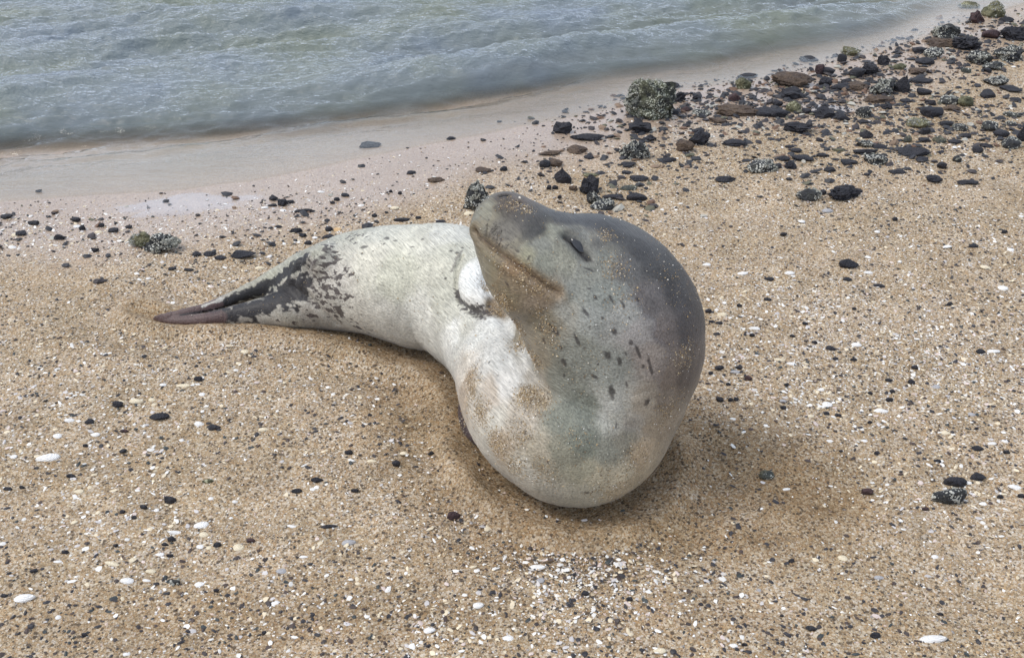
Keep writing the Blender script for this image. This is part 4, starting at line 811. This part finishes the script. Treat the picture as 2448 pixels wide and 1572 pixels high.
for n_i, it in enumerate(items):
    th = PITCH + math.atan((it['y'] - CY) / F)
    p, t = at_z(it['x'], it['y'], 0); m_px = t / F; W_ = it['w'] * m_px; Hh = it['h'] * m_px
    seed = 100 + n_i * 7; rr = np.random.default_rng(seed)
    if it['shape'] == 's':
        dep_ = min(W_ * .8, Hh * .8 / math.sin(th)); z_ = min(W_ * .22, dep_ * .4)
        cx, cy = p[0], p[1]; sv_, sf_ = shell_shape(seed, 1, 1, 1); me = mesh_np('seashell', sv_, sf_)
        o = link('seashell', me, M[it['mat']]); o.scale = (W_, dep_, z_); gzv = gz_at(cx, cy)
        o.location = (cx, cy, gzv - .001); o.rotation_euler = (rr.normal(0, .12), rr.normal(0, .12), rr.normal(0, .10) + (math.pi if rr.random() < .5 else 0))
        tag(o, it['label'], 'shell', 'seashells scattered on the sand'); continue
    flat = it['shape'] == 'f'
    dep_ = min(W_ * (.5 if it['shape'] == 'p' else .72), Hh * (.75 if flat else .55) / math.sin(th)); Hz = max((Hh - dep_ * math.sin(th) * .55) / math.cos(th), W_ * .16)
    if it['kind'] == 'pebble': Hz = min(Hz, W_ * .55)
    sub = 4 if it['w'] > 60 else 3 if it['w'] > 18 else 2
    ang = {'a': .9, 'p': .9, 'f': .45, 'r': .2}[it['shape']]; ro = {'a': .42, 'p': .10, 'f': .16, 'r': .10}[it['shape']]
    if it['kind'] == 'pebble': ro = .06; ang = .3
    if it['mat'] in 'ro' and it['kind'] == 'rock': ro = .3
    if it['kind'] == 'pebble' and it['mat'] in 'gw': ro = .14
    rv, rf = rock_shape(sub, seed, (W_ * 1.04, dep_ * 1.1, Hz * 1.35), ang, ro)
    if it['shape'] == 'p':
        k_ = np.clip((rv[:, 2] / (Hz * .67) + .2), 0, 1); rv[:, :2] *= (1 - .72 * k_ ** 1.2)[:, None]; rv[:, 0] += .06 * W_ * k_
    by = p[1] + (Hz * .5) / math.tan(th) * 0.0
    # centre of the visible part sits at half height; put the base so its picture centre matches
    pc, _ = at_z(it['x'], it['y'], Hz * .40); cx, cy = pc[0], pc[1]; gzv = gz_at(cx, cy)
    me = mesh_np('rock', rv, rf, it['kind'] == 'pebble' or it['shape'] == 'r'); nm_ = 'pebble' if it['kind'] == 'pebble' else NAME[it['mat']]
    o = link(nm_, me, M['W' if it['mat'] == 'w' and it['w'] > 100 else it['mat']]); o.location = (cx, cy, max(gzv, -.02) + Hz * .36); o.rotation_euler = (0, 0, rr.normal(0, .08))
    tag(o, it['label'], 'pebble' if it['kind'] == 'pebble' else 'rock', 'small dark pebbles on the dry sand' if it['kind'] == 'pebble' else 'dark rocks along the waterline')
    if it['mat'] == 'w' or (it['mat'] == 'o' and it['w'] > 40):
        nb = int(min(420, max(10, it['w'] * it['h'] * (.032 if it['w'] > 100 or it['mat'] == 'o' else .022) * (1 if it['kind'] == 'rock' else .12)))); bv_, bf_ = barnacles(rv, rf, nb, seed, W_)
        bo = link('barnacle_crust', mesh_np('barnacle_crust', bv_, bf_, False), M['barn'], o); bo['kind'] = 'stuff'
    ncount += 1

# ------------------------------------------------------------------ shell grit and small pebbles nobody could count
ICO1 = (lambda v, f: (v, f))(*ico(1)) if False else (np.array([(1, 0, 0), (.5, .8, 0), (-.5, .8, 0), (-1, 0, 0), (-.5, -.8, 0), (.5, -.8, 0), (.45, .3, .75), (-.5, .25, .8), (0, -.5, .7), (0, 0, -.8)], float),
        np.array([(0, 1, 6), (1, 2, 7), (1, 7, 6), (2, 3, 7), (3, 4, 8), (3, 8, 7), (4, 5, 8), (5, 0, 6), (5, 6, 8), (6, 7, 8), (1, 0, 9), (2, 1, 9), (3, 2, 9), (4, 3, 9), (5, 4, 9), (0, 5, 9)]))
CLUST = [(1380,1390,.16,.10,7),(1430,1340,.12,.06,5),(1060,1500,.12,.08,5),(1350,1470,.12,.10,5),(2060,880,.26,.20,4),(2180,830,.28,.2,3),(1990,930,.2,.2,3),(720,510,.30,.22,4.5),(560,640,.25,.2,3),(120,560,.4,.16,8),(60,530,.3,.12,6),(230,560,.25,.12,6),(300,900,.4,.3,1.5),(480,1300,.25,.12,2.5),(2250,1190,.2,.1,2.5),(2330,660,.5,.5,1.5),(2200,520,.5,.4,1.5),(1250,1250,.25,.05,2),(2380,880,.2,.2,3),(200,1100,.5,.3,1),(1850,700,.3,.3,2),(520,1400,.5,.2,1)]
def scatter(n, smin_, smax_, pal_, pw, name, label, seed, flat_=.45, dens_gain=1.0, ymax=4.6, tmpl=None):
    TV_, TF_ = tmpl or ICO1
    r_ = np.random.default_rng(seed); N = n * 6
    # uniform over the visible wedge, thinned with distance because far bits are too small to see
    yy = 1.15 + (ymax - 1.15) * r_.random(N) ** 1.25; xx = r_.uniform(-1, 1, N) * (.62 * yy + .45) 
    P = np.c_[xx, yy]; d = shore_dist(P) + wob(P)
    wt = np.ones(N)
    for (x, y, rx, ry, a) in CLUST:
        c = wpt(x, y); wt += a * dens_gain * np.exp(-(((xx - c[0]) / rx) ** 2 + ((yy - c[1]) / ry) ** 2))
    wt *= np.clip(1 + 1.9 * fbm(np.c_[P * 3.2, np.zeros(N)], seed, 4), .05, 3); wt *= (xx.__abs__() * 0 + 1) * (.62 * yy + .45)
    dm_ = np.zeros(N)
    for (x, y, rx, ry, a) in [(1640, 1080, .24, .18, .8), (1800, 1140, .22, .15, .8), (1930, 1200, .15, .1, .8), (1560, 1220, .2, .08, .7), (1000, 1000, .18, .2, .5)]:
        c = wpt(x, y); dm_ = np.maximum(dm_, a * np.exp(-(((xx - c[0]) / rx) ** 2 + ((yy - c[1]) / ry) ** 2)))
    wt *= (1 - dm_); wt = np.clip(wt, 0, None) * (d > .02) * (.25 + .75 * sst(.1, .5, d))
    # keep off the seal's footprint
    sdm = np.full(N, 9.)
    for ch in (BODY[:78], LOF, UPF):
        for a in ch: sdm = np.minimum(sdm, np.hypot(xx - a[0], yy - a[1]) - a[3] * .8)
    wt *= (sdm > 0)
    pk_ = r_.choice(N, n, replace=False, p=wt / wt.sum()); P = P[pk_]; zz = ground_z(P, d[pk_])
    s = smin_ * (smax_ / smin_) ** (r_.random(n) ** 1.7)
    SZ = np.stack([s * r_.uniform(.8, 1.25, n), s * r_.uniform(.5, .95, n), s * r_.uniform(.5, 1, n) * flat_], 1)
    C = np.c_[P, zz + SZ[:, 2] * .35]; pc_ = pal_[r_.choice(len(pal_), n, p=pw)] * r_.uniform(.82, 1.1, (n, 1))
    v, f, c = scatter_mesh(C, SZ, r_.normal(0, .9, n), TV_, TF_, pc_)
    me = mesh_np(name, v, f, False); attr(me, 'Col', c, 'FLOAT_COLOR'); o = link(name, me, M['grain']); tag(o, label, kind='stuff'); return o
L_ = lambda *cs: np.array([lin(c) for c in cs])
scatter(80000, .0012, .0048, L_((226, 218, 204), (206, 186, 152), (180, 150, 110), (150, 144, 138), (240, 238, 232), (198, 176, 160), (110, 92, 76)), [.2, .2, .2, .12, .1, .1, .08], 'shell_grit', 'fine broken shell and coarse grit spread over the sand', 201, tmpl=(OCT_V, OCT_F))
scatter(15000, .0020, .0078, L_((48, 46, 50), (62, 54, 52), (74, 60, 54), (56, 62, 62)), [.5, .2, .15, .15], 'dark_gravel', 'tiny black basalt gravel spread over the sand', 202, .55, .12)
scatter(8500, .0032, .0088, L_((232, 228, 220), (222, 206, 176), (198, 192, 188), (214, 196, 186)), [.42, .28, .2, .1], 'broken_shells', 'small broken white and cream shell pieces spread over the sand', 203, .30, 1.2)
# loose stones packed between the rocks along the waterline
r_ = np.random.default_rng(301); n = 5600; cen = np.array([wpt(a, b) for a, b in [(1560, 300), (1640, 270), (1740, 260), (1830, 235), (1900, 215), (1980, 215), (2060, 190), (2140, 165), (2220, 140), (2290, 110), (2360, 110), (2400, 60), (1480, 400), (1430, 470), (1640, 345), (2000, 290), (2100, 250), (2200, 330), (2300, 300), (2380, 250), (2420, 330), (2060, 370), (1900, 380), (700, 500), (150, 550), (30, 560), (500, 610), (740, 560)]])
pk_ = r_.choice(len(cen), n, p=np.array([1.0] * 12 + [.5, .4, .6, .7, .7, .6, .6, .7, .6, .5, .4] + [.12, .15, .1, .08, .12]) / np.sum([1.0] * 12 + [.5, .4, .6, .7, .7, .6, .6, .7, .6, .5, .4] + [.12, .15, .1, .08, .12]))
P = cen[pk_] + r_.normal(0, 1, (n, 2)) * np.array([.26, .15]); d = shore_dist(P) + wob(P); k_ = d > -.12; P, d = P[k_], d[k_]; n = len(P)
s_ = .0045 * (5.2) ** (r_.random(n) ** 2.0); SZ = np.stack([s_, s_ * r_.uniform(.5, .9, n), s_ * r_.uniform(.3, .6, n)], 1)
pl_ = L_((46, 46, 50), (60, 54, 54), (110, 84, 66), (96, 94, 76), (172, 168, 156), (130, 108, 88)); cc_ = pl_[r_.choice(6, n, p=[.58, .20, .06, .05, .05, .06])]
v, f, c = scatter_mesh(np.c_[P, ground_z(P, d) + SZ[:, 2] * .35], SZ, r_.normal(0, .6, n), ICO1[0], ICO1[1], cc_)
me = mesh_np('loose_stones', v, f, False); attr(me, 'Col', c, 'FLOAT_COLOR'); tag(link('loose_stones', me, M['grain']), 'small loose stones packed between the rocks along the waterline', kind='stuff')
print('items', len(items), 'labels', len(set(i['label'] for i in items)))
